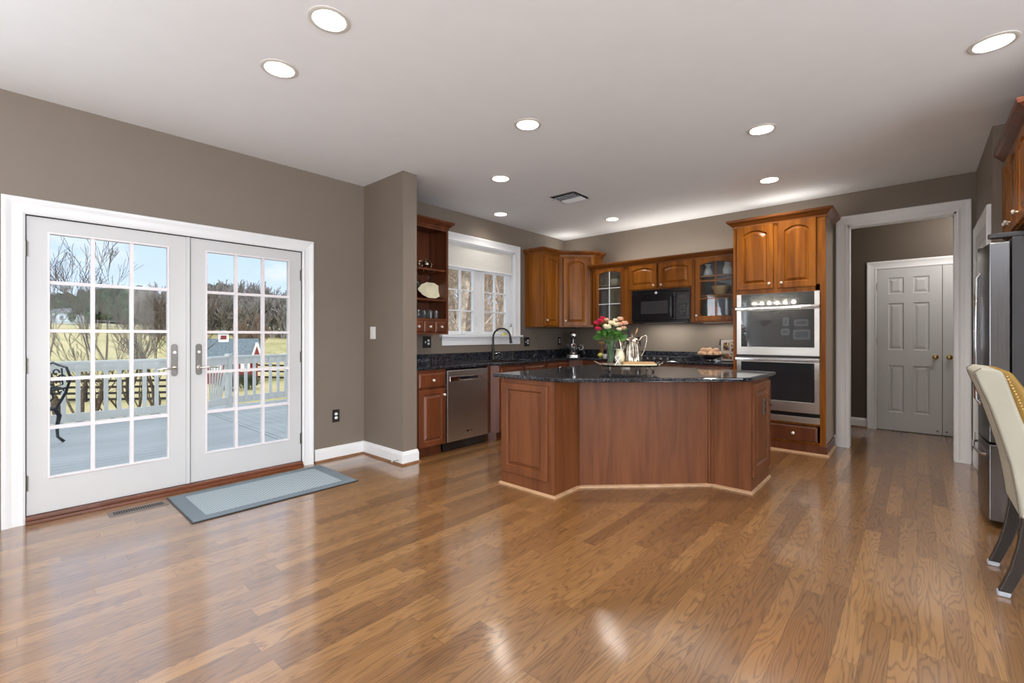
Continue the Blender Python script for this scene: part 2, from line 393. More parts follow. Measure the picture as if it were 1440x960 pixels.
def link(name, bm, material, parent=None, smooth=False, bevel=0, seg=2):
    me = bpy.data.meshes.new(name); bmesh.ops.recalc_face_normals(bm, faces=bm.faces[:]); bm.to_mesh(me); bm.free()
    for mt in (material if isinstance(material, (list, tuple)) else [material]): me.materials.append(mt)
    if smooth:
        for p in me.polygons: p.use_smooth = True
        try: me.set_sharp_from_angle(angle=math.radians(38))
        except Exception: pass
    o = bpy.data.objects.new(name, me); C.objects.link(o)
    if parent: o.parent = parent
    if bevel:
        md = o.modifiers.new('edge', 'BEVEL'); md.width = bevel; md.segments = seg; md.limit_method = 'ANGLE'; md.angle_limit = math.radians(40)
    return o
def thing(name, label, cat, loc=(0, 0, 0), rz=0, group=None):
    o = bpy.data.objects.new(name, None); C.objects.link(o); o.empty_display_size = .05
    o.location = loc; o.rotation_euler = (0, 0, rz); o['label'] = label; o['category'] = cat
    if group: o['group'] = group
    return o
def tag(o, label, cat, group=None, loc=None, rz=None):
    o['label'] = label; o['category'] = cat
    if group: o['group'] = group
    if loc is not None: o.location = loc
    if rz is not None: o.rotation_euler = (0, 0, rz)
    return o
def struct(name, bm, material, parent=None, bevel=0, smooth=False):
    o = link(name, bm, material, parent, bevel=bevel, smooth=smooth)
    if not parent: o['kind'] = 'structure'
    return o
def plab(o, s): o['label'] = s; return o
def dup(root, loc, rz=None, label=None, group=None):
    r = root.copy(); C.objects.link(r); r.location = loc
    if rz is not None: r.rotation_euler = (0, 0, rz)
    if label: r['label'] = label
    if group: r['group'] = group
    for ch in list(root.children):
        c = ch.copy(); C.objects.link(c); c.parent = r
        for g in ch.children:
            d = g.copy(); C.objects.link(d); d.parent = c
    return r
FRONT = R(PI/2, 'X')   # lays an XY drawing upright, facing -y

# ------------------------------------------------------------------ setting
XA, YB, H = -4.35, 6.20, 2.80
YR, XR, YH = -6.3, 4.1, 7.70
bm = B(); box(bm, XA-.15, XR, YR, YH+.1, -.12, 0); struct('floor', bm, M['floor'])

LIGHTS = [(-2.184, 1.086), (-2.804, 1.09), (-2.163, 2.604), (-.885, 3.851), (-3.109, 3.32), (-1.114, 5.152), (-4.018, 4.29), (-3.067, 5.473), (.304, 3.537)]
ADDED = [(-2.3, -.9), (-.6, -.9), (1.2, .6), (-2.3, -4.6), (0.2, -3.6), (2.4, -2.6)]  # unseen downlights added behind the camera to strengthen the room light
bm = B(); box(bm, XA-.15, XR+.1, YR-.1, YH+.1, H, H+.12)
ceil = struct('ceiling', bm, M['ceil'])
cut = B()
for x, y in LIGHTS+ADDED: lathe(cut, [(.078, 0), (.078, .3)], T(x, y, H-.1), 32)
co = link('cutter', cut, M['ceil'])
md = ceil.modifiers.new('holes', 'BOOLEAN'); md.object = co; md.solver = 'EXACT'
bpy.context.view_layer.update()
me = bpy.data.meshes.new_from_object(ceil.evaluated_get(bpy.context.evaluated_depsgraph_get()))
ceil.modifiers.clear(); ceil.data = me; bpy.data.objects.remove(co)

DY0, DY1, DZ1 = .085, 1.915, 2.045           # french door opening
WY0, WY1, WZ0, WZ1 = 3.66, 4.94, 1.235, 2.42  # kitchen window opening
bm = B(); x0 = XA-.15
box(bm, x0, XA, YR, -5.85, 0, H); box(bm, x0, XA, -3.95, -3.25, 0, H); box(bm, x0, XA, -1.35, DY0, 0, H)
for a_, b_ in ((-5.85, -3.95), (-3.25, -1.35)): box(bm, x0, XA, a_, b_, 0, .55); box(bm, x0, XA, a_, b_, 2.4, H)
box(bm, x0, XA, DY0, DY1, DZ1, H); box(bm, x0, XA, DY1, WY0, 0, H)
box(bm, x0, XA, WY0, WY1, 0, WZ0); box(bm, x0, XA, WY0, WY1, WZ1, H); box(bm, x0, XA, WY1, YH+.1, 0, H)
struct('wall_left', bm, M['wall'])
OX0, OX1, OZ = -.573, .285, 2.44            # doorway to the hall
bm = B(); box(bm, XA, OX0, YB, YB+.12, 0, H); box(bm, OX0, OX1, YB, YB+.12, OZ, H); box(bm, OX1, XR, YB, YB+.12, 0, H)
struct('wall_back', bm, M['wall'])
bm = B(); box(bm, XA, -3.65, 2.54, 2.70, 0, H); struct('wall_partition', bm, M['wall'])
# closet wall beside the refrigerator, with its door opening, and the alcove behind the refrigerator
bm = B(); box(bm, .42, .54, 6.03, YB, 0, H); box(bm, .42, .54, 5.12, 6.03, 2.13, H); box(bm, .42, .54, 4.94, 5.12, 0, H)
box(bm, .54, 1.30, 4.94, 5.06, 0, H); box(bm, 1.18, 1.30, 3.40, 4.94, 0, H); box(bm, 1.30, XR, 3.40, 3.52, 0, H)
struct('wall_closet', bm, M['wall'])
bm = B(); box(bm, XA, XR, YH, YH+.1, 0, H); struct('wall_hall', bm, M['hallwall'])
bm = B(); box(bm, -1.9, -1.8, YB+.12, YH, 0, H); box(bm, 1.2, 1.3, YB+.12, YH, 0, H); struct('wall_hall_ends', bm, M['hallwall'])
# sitting room shell behind the camera, with its windows
bm = B()
box(bm, XA, XR, YR-.12, YR, 0, H)
struct('wall_rear', bm, M['wall'])
bm = B(); ys = [YR, -5.55, -3.65, -2.55, -.65, .45, 2.35, 3.4]
for i in range(7):
    if i % 2: box(bm, XR, XR+.12, ys[i], ys[i+1], 0, .55); box(bm, XR, XR+.12, ys[i], ys[i+1], 2.45, H)
    else: box(bm, XR, XR+.12, ys[i], ys[i+1], 0, H)
struct('wall_right', bm, M['wall'])
# unseen house mass above, shaped to shade the deck and block the sun
bm = B(); box(bm, XA-.15, XR+3.2, YR-.3, YH+1, H+.13, 6.2); prism(bm, [(XA-.7, 6.2), (XR+.8, 6.2), (-.1, 9.0)], 0, 15.5, m=Matrix(((1, 0, 0, 0), (0, 0, -1, YH+1.2), (0, 1, 0, 0), (0, 0, 0, 1))))
struct('wall_shade_mass', bm, M['exterior'])

# baseboards with a stained shoe
BB = [(0, 0), (.016, 0), (.016, .098), (.012, .108), (.009, .122), (0, .128)]
SH = [(0, 0), (.030, 0), (.028, .010), (.020, .018), (0, .020)]
def base(name, path):
    o = struct(name, molding(B(), path, BB), M['trim'], bevel=.001)
    s = link('shoe_molding', molding(B(), path, SH), M['shoe'], o); plab(s, 'stained wood shoe strip')
base('baseboard_left', [(XA, DY0-.115), (XA, YR)][::-1])
base('baseboard_partition', [(XA, DY1+.10), (XA, 2.54), (-3.65, 2.54), (-3.65, 2.70), (-3.70, 2.70)])
base('baseboard_back', [(-.695, YB), (OX0-.105, YB)])
base('baseboard_closet', [(OX1+.11, YB), (.42, YB), (.42, 6.13)])
base('baseboard_hall', [(-1.8, YH), (-.50, YH)])
base('baseboard_rear', [(XR, YR), (XA, YR)])
# little spring door stop on the partition baseboard
ds = thing('door_stop', 'small dark spring door stop sticking out of white partition baseboard', 'door stop', (-3.70, 2.524, .045))
link('spring', tube(B(), [(0.004*math.cos(t*1.9), -.004-t*.0016, .004*math.sin(t*1.9)) for t in range(40)], .0015, 5), M['pewter'], ds)
link('tip', lathe(B(), [(.006, 0), (.007, .006), (0, .012)], T(0, -.068, 0) @ R(PI/2, 'X'), 12), M['whiteplastic'], ds)

# casings : profile swept round openings.  local frame: x along wall, z up, out = -y
CP = [(0, 0), (0, .012), (.012, .017), (.030, .013), (.060, .016), (.085, .024), (.098, .026), (.105, .020), (.105, 0)]
def casing(x0, x1, z1, m, sill=None, w=1.0):
    """frame with three (or four) sides; (a,b)->(across away from opening, out)"""
    bm = B(); prof = [(a*w, b) for a, b in CP]
    z0 = sill or 0
    path = [(x1, z0), (x1, z1), (x0, z1), (x0, z0)]
    mm = m @ Matrix(((1, 0, 0, 0), (0, 0, -1, 0), (0, 1, 0, 0), (0, 0, 0, 1)))
    molding(bm, path, prof, mm)
    return bm
MA = T(XA, 0, 0) @ R(PI/2)      # local x -> world y, out -> +x
MB_ = T(0, YB, 0)
struct('trim_1', casing(DY0+.02, DY1-.02, DZ1-.02, MA), M['trim'])
bm = casing(OX0+.0, OX1-.0, OZ-.0, MB_)
box(bm, OX0, OX0+.018, YB-.012, YB+.13, 0, OZ); box(bm, OX1-.018, OX1, YB-.012, YB+.13, 0, OZ); box(bm, OX0, OX1, YB-.012, YB+.13, OZ-.018, OZ)
struct('trim_2', bm, M['trim'])
HX0, HX1, HZ = -.40, .86, 2.10
bm = casing(HX0, HX1, HZ, T(0, YH, 0)); struct('trim_3', bm, M['trim'])
bm = casing(-6.03, -5.12, 2.13, T(.42, 0, 0) @ R(-PI/2)); struct('trim_4', bm, M['trim'])
bm = B(); box(bm, XA-.15, XA+.045, DY0+.02, DY1-.02, 0, .022); box(bm, XA-.06, XA+.03, DY0+.02, DY1-.02, .022, .045)
struct('trim_5', bm, M['threshold'], bevel=.004)

# ------------------------------------------------------------------ french doors (leaf face at XA-.01)
def frame_ring(bm, o, i, y0, y1, m=None):
    """rectangular ring: outer (x0,x1,z0,z1), inner likewise, from depth y0 to y1"""
    a = [(o[0], o[2]), (o[1], o[2]), (o[1], o[3]), (o[0], o[3])]; b = [(i[0], i[2]), (i[1], i[2]), (i[1], i[3]), (i[0], i[3])]
    L = [V(bm, [(x, y, z) for x, z in q], m) for q, y in ((a, y0), (b, y0), (b, y1), (a, y1))]
    for k in range(4):
        j = (k+1) % 4
        for p in range(4): F(bm, [L[p][k], L[p][j], L[(p+1) % 4][j], L[(p+1) % 4][k]])
    return bm
def glazed(root, o, i, cols, rows, y0, y1, bars_mat, pane_mat, bw=.022, bead=.012, leaf_mat=None, name='door_frame'):
    fr = link(name, frame_ring(B(), o, i, y0, y1), leaf_mat, root, bevel=.003)
    link('glazing_bead', frame_ring(B(), (i[0]-bead, i[1]+bead, i[2]-bead, i[3]+bead), i, y0-.006, y0+.004), bars_mat, fr, bevel=.002)
    bm = B(); ym = (y0+y1)/2
    W_, H_ = i[1]-i[0], i[3]-i[2]
    for k in range(1, cols): x = i[0]+W_*k/cols; box(bm, x-bw/2, x+bw/2, y0+.002, y1-.002, i[2], i[3])
    for k in range(1, rows): z = i[2]+H_*k/rows; box(bm, i[0], i[1], y0+.0025, y1-.0025, z-bw/2, z+bw/2)
    link('muntin_grid', bm, bars_mat, fr)
    link('glass_pane', box(B(), i[0], i[1], ym-.002, ym+.002, i[2], i[3]), pane_mat, fr)
    return fr
def hinge(parent, x, z, y, h=.10):
    bm = B(); lathe(bm, [(.007, 0), (.007, h)], T(x, y-.005, z-h/2), 10); lathe(bm, [(.004, 0), (.008, .004), (.004, .012)], T(x, y-.005, z+h/2), 10)
    box(bm, x-.014, x+.014, y-.001, y+.002, z-h/2, z+h/2)
    return link('hinge', bm, M['pewter'], parent, smooth=True)
def french(name, a, b, hinge_side, side):
    root = bpy.data.objects.new(name, None); C.objects.link(root); root.location = (XA, a, 0); root.rotation_euler = (0, 0, PI/2); root['kind'] = 'structure'
    w_ = b-a
    gi = (.112, .112+.642, .285, 1.915) if side == 0 else (w_-.768+.002, w_-.12, .275, 1.918)
    fr = glazed(root, (.003, w_-.003, .048, 2.018), gi, 3, 5, .008, .050, M['muntin'], M['pane'], leaf_mat=M['door'])
    for z in (1.80, 1.03, .26): hinge(root, .0 if side == 0 else w_, z, .008)
    # handle plate and lever
    hx = w_-.105+.0 if side == 0 else .057
    hb = B()
    poly = [(.021*math.cos(t), .021*math.sin(t)+.105) for t in [PI*k/8 for k in range(9)]]+[(.021*math.cos(t), .021*math.sin(t)-.105) for t in [PI+PI*k/8 for k in range(9)]]
    prism(hb, poly, 0, .010, T(hx, .008, 1.04) @ FRONT)
    pl = link('handle_plate', hb, M['pewter'], root, bevel=.002)
    s = -1 if side == 0 else 1
    lv = B(); tube(lv, [(hx, .0, .975), (hx, -.045, .975), (hx+s*.02, -.055, .975), (hx+s*.07, -.058, .979), (hx+s*.12, -.055, .972)], [.010, .009, .009, .008, .006], 10)
    lathe(lv, [(.016, 0), (.016, .008), (.010, .012)], T(hx, -.002, .975) @ FRONT, 14)
    link('lever', lv, M['nickel'], pl, smooth=True)
    ky = B(); lathe(ky, [(.011, 0), (.011, .008)], T(hx, -.002, 1.10) @ FRONT, 14); box(ky, hx-.003, hx+.003, -.02, -.008, 1.09, 1.11)
    link('thumb_turn', ky, M['nickel'], pl, smooth=True)
    return root
french('door_1', DY0+.022, 1.010, 'l', 0)
d2 = french('door_2', 1.010, DY1-.022, 'r', 1)
bm = B(); box(bm, -.030, -.003, -.006, .007, .05, 2.018); link('astragal', bm, M['door'], bpy.data.objects['door_2'], bevel=.003)
link('gap_shade_strip', box(B(), -.0028, .0028, .0095, .020, .05, 2.018), M['satinblack'], bpy.data.objects['door_2'])  # black strip stands for the shade in the gap between the doors
struct('trim_9', frame_ring(B(), (DY0+.019, DY1-.019, .046, DZ1-.018), (DY0+.0248, DY1-.0248, .0475, 2.0185), .012, .018, MA), M['satinblack'])  # black ring puts in the dark shaded gap between leaves and casing
bm = B(); box(bm, XA-.12, XA-.052, DY0+.0, DY0+.022, 0, DZ1); box(bm, XA-.12, XA-.052, DY1-.022, DY1, 0, DZ1); box(bm, XA-.12, XA-.052, DY0, DY1, DZ1-.022, DZ1)
struct('trim_6', bm, M['trim'])

# ------------------------------------------------------------------ kitchen window
bm = casing(WY0+.0, WY1-.0, WZ1, MA, sill=WZ0)
# jamb lining of the deep opening
box(bm, XA-.15, XA-.0, WY0, WY0+.015, WZ0, WZ1); box(bm, XA-.15, XA, WY1-.015, WY1, WZ0, WZ1); box(bm, XA-.15, XA, WY0, WY1, WZ1-.015, WZ1)
struct('trim_7', bm, M['trim'])
bm = B(); box(bm, XA-.15, XA+.055, WY0-.105, WY1+.13, WZ0-.022, WZ0+.003); box(bm, XA, XA+.018, WY0-.075, WY1+.105, WZ0-.125, WZ0-.022)
struct('trim_8', bm, M['trim'], bevel=.004)
root = bpy.data.objects.new('window_1', None); C.objects.link(root); root.location = (XA, 0, 0); root.rotation_euler = (0, 0, PI/2); root['kind'] = 'structure'
bm = B(); frame_ring(bm, (WY0+.015, WY1-.015, WZ0+.003, WZ1-.015), (WY0+.035, WY1-.035, WZ0+.03, WZ1-.03), .085, .145); box(bm, 4.245, 4.345, .085, .145, WZ0+.02, WZ1-.02)
link('window_frame', bm, M['trim'], root, bevel=.002)
for a, b in ((3.70, 4.25), (4.34, 4.895)):
    fr = glazed(root, (a, b, WZ0+.01, WZ1-.02), (a+.055, b-.062, 1.29, 2.36), 2, 4, .075, .115, M['trim'], M['pane'], bw=.018, bead=.008, leaf_mat=M['trim'], name='sash')
bm = B(); tube(bm, [(4.235, .06, 1.40), (4.235, .05, 1.44), (4.237, .055, 1.50)], [.008, .010, .006], 8); box(bm, 4.222, 4.25, .062, .075, 1.36, 1.42)
link('casement_latch', bm, M['whiteplastic'], root, smooth=True)
bm = B(); tube(bm, [(4.0, .06, 1.275), (4.0, .035, 1.285), (4.06, .03, 1.283), (4.10, .035, 1.28)], .006, 8); box(bm, 3.97, 4.03, .045, .075, 1.26, 1.285)
link('crank', bm, M['whiteplastic'], root, smooth=True)
sh = thing('window_shade', 'pale pleated fabric shade pulled partly down in kitchen window over sink', 'window shade', (XA, 4.30, 2.11), PI/2)
bm = B(); n = 30; hh = .285
pts = []
for k in range(n+1): pts.append((.030+.0012*(k % 2), .012+hh*k/n))
L0 = V(bm, [(-.605, y, z) for y, z in pts]); L1 = V(bm, [(.605, y, z) for y, z in pts]); L2 = V(bm, [(-.605, y+.012, z) for y, z in pts]); L3 = V(bm, [(.605, y+.012, z) for y, z in pts])
for k in range(n): F(bm, [L0[k], L1[k], L1[k+1], L0[k+1]]); F(bm, [L2[k], L2[k+1], L3[k+1], L3[k]])
link('pleated_fabric', bm, M['shade'], sh)
link('bottom_rail', box(B(), -.607, .607, .022, .052, -.012, .012), M['trim'], sh, bevel=.004)
link('head_rail', box(B(), -.607, .607, .020, .060, .285, .303), M['trim'], sh, bevel=.004)
link('pull_tassel', tube(tube(B(), [(.56, .015, .28), (.56, .014, .10)], .0015, 5), [(.56, .014, .10), (.56, .014, .07)], [.003, .008], 8), M['whiteplastic'], sh)

# rear/side windows of the sitting room: frames and panes
def bigwin(n, x0, x1, z0, z1, m):
    root = bpy.data.objects.new('window_%d' % n, None); C.objects.link(root); root['kind'] = 'structure'
    root.matrix_world = m; 
    link('window_frame', box(box(frame_ring(B(), (x0, x1, z0, z1), (x0+.05, x1-.05, z0+.05, z1-.05), .02, .09), (x0+x1)/2-.02, (x0+x1)/2+.02, .03, .08, z0+.05, z1-.05), x0+.05, x1-.05, .03, .08, (z0+z1)/2-.02, (z0+z1)/2+.02), M['trim'], root)
    return root
k = 2
for a_, b_ in ((-5.85, -3.95), (-3.25, -1.35)): bigwin(k, a_, b_, .55, 2.4, T(XA, 0, 0) @ R(PI/2)); k += 1
for i in (1, 3, 5): bigwin(k, -ys[i+1], -ys[i], .55, 2.45, T(XR, 0, 0) @ R(-PI/2)); k += 1

# ------------------------------------------------------------------ six-panel doors
def sixpanel(name, w_, h_, m_loc, rz, knob=None, hinges=None, knobmat='brass', half=False):
    root = bpy.data.objects.new(name, None); C.objects.link(root); root.location = m_loc; root.rotation_euler = (0, 0, rz); root['kind'] = 'structure'
    bm = B(); t = .035
    box(bm, 0, w_, .0105, t, 0, h_)
    cols_ = [(.115, w_/2-.045), (w_/2+.045, w_-.115)]
    rows_ = [(h_-.115-.21, h_-.115), (.94+.10, h_-.115-.21-.12), (.235, .84)]
    # faceplate with raised panels built as nested loops
    xsn = [0, cols_[0][0], cols_[0][1], cols_[1][0], cols_[1][1], w_]; zsn = [0, rows_[2][0], rows_[2][1], rows_[1][0], rows_[1][1], rows_[0][0], rows_[0][1], h_]
    for a in range(5):
        for b in range(7):
            X0, X1, Z0, Z1 = xsn[a], xsn[a+1], zsn[b], zsn[b+1]
            if a in (1, 3) and b in (1, 3, 5):
                loops = []
                for ins, y in ((0, 0), (.008, .010), (.020, .010), (.045, .002)):
                    loops.append(V(bm, [(X0+ins, y, Z0+ins), (X1-ins, y, Z0+ins), (X1-ins, y, Z1-ins), (X0+ins, y, Z1-ins)]))
                for p, q in zip(loops, loops[1:]):
                    for s in range(4): F(bm, [p[s], p[(s+1) % 4], q[(s+1) % 4], q[s]])
                F(bm, loops[-1])
            else: F(bm, V(bm, [(X0, 0, Z0), (X1, 0, Z0), (X1, 0, Z1), (X0, 0, Z1)]))
    bmesh.ops.remove_doubles(bm, verts=bm.verts[:], dist=.00005)
    link('door_panel', bm, M['door'], root)
    if knob is not None:
        kb = B(); lathe(kb, [(.030, 0), (.031, .005), (.014, .010), (.010, .028), (.022, .036), (.028, .048), (.024, .060), (.010, .066), (0, .067)], T(knob, 0, .96) @ FRONT, 20)
        link('knob', kb, M[knobmat], root, smooth=True)
    for hx, hz in hinges or []:
        hb = B(); lathe(hb, [(.006, 0), (.006, .09)], T(hx, -.004, hz-.045), 8); box(hb, hx-.012, hx+.012, -.002, .001, hz-.045, hz+.045)
        link('hinge', hb, M['nickel'], root)
    return root
sixpanel('door_3', .625, 2.088, (HX0+.002, YH-.012, .008), 0, knob=.565, hinges=[(.0, 1.87), (.0, 1.15), (.0, .35)])
sixpanel('door_4', .625, 2.088, (HX0+.633, YH-.012, .008), 0, knob=.060)
for n_ in ('door_3', 'door_4'):
    x = .585 if n_ == 'door_3' else .035
    link('magnet_catch', lathe(B(), [(.010, 0), (.010, .010), (.004, .014)], T(x, 0, .045) @ FRONT, 12), M['pewter'], bpy.data.objects[n_])
# closet door beside the refrigerator (hinged on its far side)
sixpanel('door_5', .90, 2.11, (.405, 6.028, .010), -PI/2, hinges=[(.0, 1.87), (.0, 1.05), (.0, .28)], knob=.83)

# ------------------------------------------------------------------ recessed ceiling lights
def downlight(x, y, label, watts=11, group='recessed lights in the kitchen ceiling'):
    root = thing('recessed_ceiling_light', label, 'ceiling light', (x, y, H), 0, group)
    link('trim_ring', lathe(B(), [(.076, .004), (.078, -.004), (.092, -.006), (.100, -.003), (.101, 0), (.078, .0)], None, 36, cap=False), M['ring'], root, smooth=True)
    link('baffle', lathe(B(), [(.0775, 0), (.072, .02), (.060, .055), (.052, .065)], None, 32, cap=False), M['baffle'], root, smooth=True)
    link('lamp_lens', lathe(B(), [(.056, .066), (.045, .060), (0, .056)], None, 28, cap=False), M['lamp'], root, smooth=True)
    l = bpy.data.lights.new('lamp_light', 'AREA'); l.shape = 'DISK'; l.size = .09; l.energy = watts; l.color = (1, .94, .85); l.spread = math.radians(150)
    o = bpy.data.objects.new('lamp_light', l); C.objects.link(o); o.parent = root; o.location = (0, 0, .050)
    return root
LL = ['recessed light nearest the camera, larger one of the pair at top left',
      'recessed light beside the top left one, nearer the glass door wall',
      'recessed light alone in the middle of the ceiling above the island front corner',
      'recessed light right of the middle, above the right end of the island',
      'recessed light behind the middle one, in front of the kitchen window run',
      'recessed light above the double wall oven',
      'recessed light closest to the kitchen window, over the sink',
      'recessed light close to the back corner, right of the ceiling vent',
      'recessed light at far right, in front of the refrigerator cabinet']
for (x, y), s in zip(LIGHTS, LL): downlight(x, y, s, {6: 3, 7: 4.5, 3: 13, 5: 13, 8: 12}.get(LIGHTS.index((x, y)), 9))
for i, (x, y) in enumerate(ADDED): downlight(x, y, 'added unseen recessed light in the ceiling behind the camera', 9, 'added recessed lights behind the camera')

# ceiling vent
cv = thing('ceiling_vent', 'square louvred air vent in ceiling between recessed lights', 'ceiling vent', (-2.95, 4.30, H), 0)
bm = frame_ring(B(), (-.165, .165, -.165, .165), (-.135, .135, -.135, .135), 0, .008, R(PI/2, 'X')); link('vent_frame', bm, M['ceil'], cv, bevel=.002)
link('duct_shade', box(B(), -.135, .135, -.135, .135, -.0015, -.0005), M['vent'], cv)  # flat black sheet stands for the shade inside the vent opening
bm = B()
for k in range(7):
    y = -.115+.0385*k
    box(bm, -.133, .133, -.012, .012, -.001, .001, T(0, y, -.010) @ R(.6 if k < 4 else -.6, 'X'))
link('louvre', bm, M['ceil'], cv)

# hall lamp: plain flush globe out of sight above the hall
hl = thing('hall_ceiling_light', 'white glass flush light on the hall ceiling', 'ceiling light', (.55, 6.95, H))
link('glass_bowl', lathe(B(), [(.14, 0), (.14, -.02), (.11, -.07), (.05, -.10), (0, -.105)], None, 24), emit('hall_bowl_glow', (1, .95, .86), 5), hl, smooth=True)
l = bpy.data.lights.new('lamp_light', 'POINT'); l.energy = 26; l.color = (1, .95, .88); l.shadow_soft_size = .1
o = bpy.data.objects.new('lamp_light', l); C.objects.link(o); o.parent = hl; o.location = (0, 0, -.22)

# linear lantern behind the camera, mirrored in the oven glass
lt = thing('linear_chandelier', 'black rectangular lantern with a row of six bulbs, mirrored in the oven glass', 'chandelier', (-2.9, -2.7, 2.15))
bm = B(); a, b_, z0, z1 = .62, .13, -.16, .12
for x in (-a, a):
    for y in (-b_, b_): box(bm, x-.007, x+.007, y-.007, y+.007, z0, z1)
for z in (z0, z1):
    for y in (-b_, b_): box(bm, -a, a, y-.007, y+.007, z-.007, z+.007)
    for x in (-a, a): box(bm, x-.007, x+.007, -b_, b_, z-.007, z+.007)
box(bm, -a, a, -.008, .008, z1-.01, z1+.004)
link('lantern_frame', bm, M['satinblack'], lt)
bm = B(); tube(bm, [(-.3, 0, z1), (-.3, 0, .65)], .006, 8); tube(bm, [(.3, 0, z1), (.3, 0, .65)], .006, 8); box(bm, -.4, .4, -.05, .05, .63, .65); link('hanging_rod', bm, M['satinblack'], lt)
for k in range(6):
    x = -.47+.188*k
    sck = link('socket', tube(B(), [(x, 0, z1-.01), (x, 0, .03)], .014, 10), M['satinblack'], lt)
    link('bulb', lathe(B(), [(0, -.06), (.018, -.045), (.026, -.02), (.018, .01), (.012, .03)], T(x, 0, 0), 14), M['bulb'], sck, smooth=True)
for k in range(6):
    l = bpy.data.lights.new('lamp_light', 'POINT'); l.energy = 18; l.color = (1, .93, .84); l.shadow_soft_size = .032
    o = bpy.data.objects.new('lamp_light', l); C.objects.link(o); o.parent = lt; o.location = (-.47+.188*k, 0, -.03)
# uplights added out of view behind the camera to brighten the ceiling
for x, y, s in ((-2.9, -1.7, 'left'), (2.5, 1.2, 'right'), (.1, -1.3, 'middle')):
    r = thing('added_uplight', 'added uplight standing unseen behind the camera, the %s one' % s, 'floor lamp', (x, y, 0), 0, 'added uplights behind the camera')
    link('base', lathe(B(), [(.15, 0), (.15, .015), (.02, .03)], None, 28), M['pewter'], r, smooth=True)
    link('pole', lathe(B(), [(.014, .02), (.014, 1.50)], None, 12), M['pewter'], r, smooth=True)
    link('lamp_shade', lathe(B(), [(.03, 1.48), (.10, 1.53), (.17, 1.62), (.165, 1.62), (.095, 1.54), (0, 1.50)], None, 28, cap=False), M['pewter'], r, smooth=True)
    l = bpy.data.lights.new('lamp_light', 'AREA'); l.shape = 'DISK'; l.size = .28; l.energy = {'left': 25, 'right': 50, 'middle': 72}[s]; l.color = (.90, .95, 1)
    o = bpy.data.objects.new('lamp_light', l); C.objects.link(o); o.parent = r; o.location = (0, 0, 1.625); o.rotation_euler = (PI, 0, 0)
# framed pictures on the rear wall, mirrored in the oven glass
pics = [(-3.83, 1.70, .24, .34), (-3.39, 1.66, .46, .28), (-3.85, 1.36, .30, .28), (-3.38, 1.27, .54, .38)]
for i, (x, z, a, b_) in enumerate(pics):
    x += .55
    pf = thing('picture_frame', ['small upright dark framed picture, upper left', 'wide dark framed picture, upper right', 'small square dark framed picture, lower left', 'large wide dark framed picture, lower right'][i]+' of the four on the rear wall', 'picture', (x, YR+.001, z), PI, 'pictures on the rear wall')
    link('frame', frame_ring(B(), (-a/2, a/2, -b_/2, b_/2), (-a/2+.03, a/2-.03, -b_/2+.03, b_/2-.03), -.03, 0), M['satinblack'], pf)
    link('mat_board', box(B(), -a/2+.03, a/2-.03, -.012, -.001, -b_/2+.03, b_/2-.03), M['paper'], pf)
    link('print', box(B(), -a/2+.08, a/2-.08, -.015, -.012, -b_/2+.08, b_/2-.08), M['wfence'], pf)

# ------------------------------------------------------------------ cabinet parts (local: x width, front at y=0, z up)
def loop(x0, x1, z0, z1, rise, y, bm, m, n=10, arch=None):
    """rectangle whose top edge may be an arch; same vertex count always"""
    pts = [(x0, z0), (x1, z0), (x1, z1-rise)]
    for k in range(1, n):
        u = 1-2*k/n; x = (x0+x1)/2+u*(x1-x0)/2
        pts.append((x, z1-rise*(u*u if abs(u) < .98 else 1)))
    pts.append((x0, z1-rise))
    return V(bm, [(x, y, z) for x, z in pts], m)
def bridge(bm, a, b, mi=0):
    n = len(a)
    for i in range(n): F(bm, [a[i], a[(i+1) % n], b[(i+1) % n], b[i]], mi)
def knob(parent, x, z, y, m=None, material=None, name='knob', r=.014):
    bm = B(); lathe(bm, [(r*.55, 0), (r*.4, .006), (r*.45, .012), (r, .018), (r*1.05, .024), (r*.7, .030), (0, .032)], (m or ID) @ T(x, y, z) @ FRONT, 14)
    return link(name, bm, material or M['knob'], parent, smooth=True)
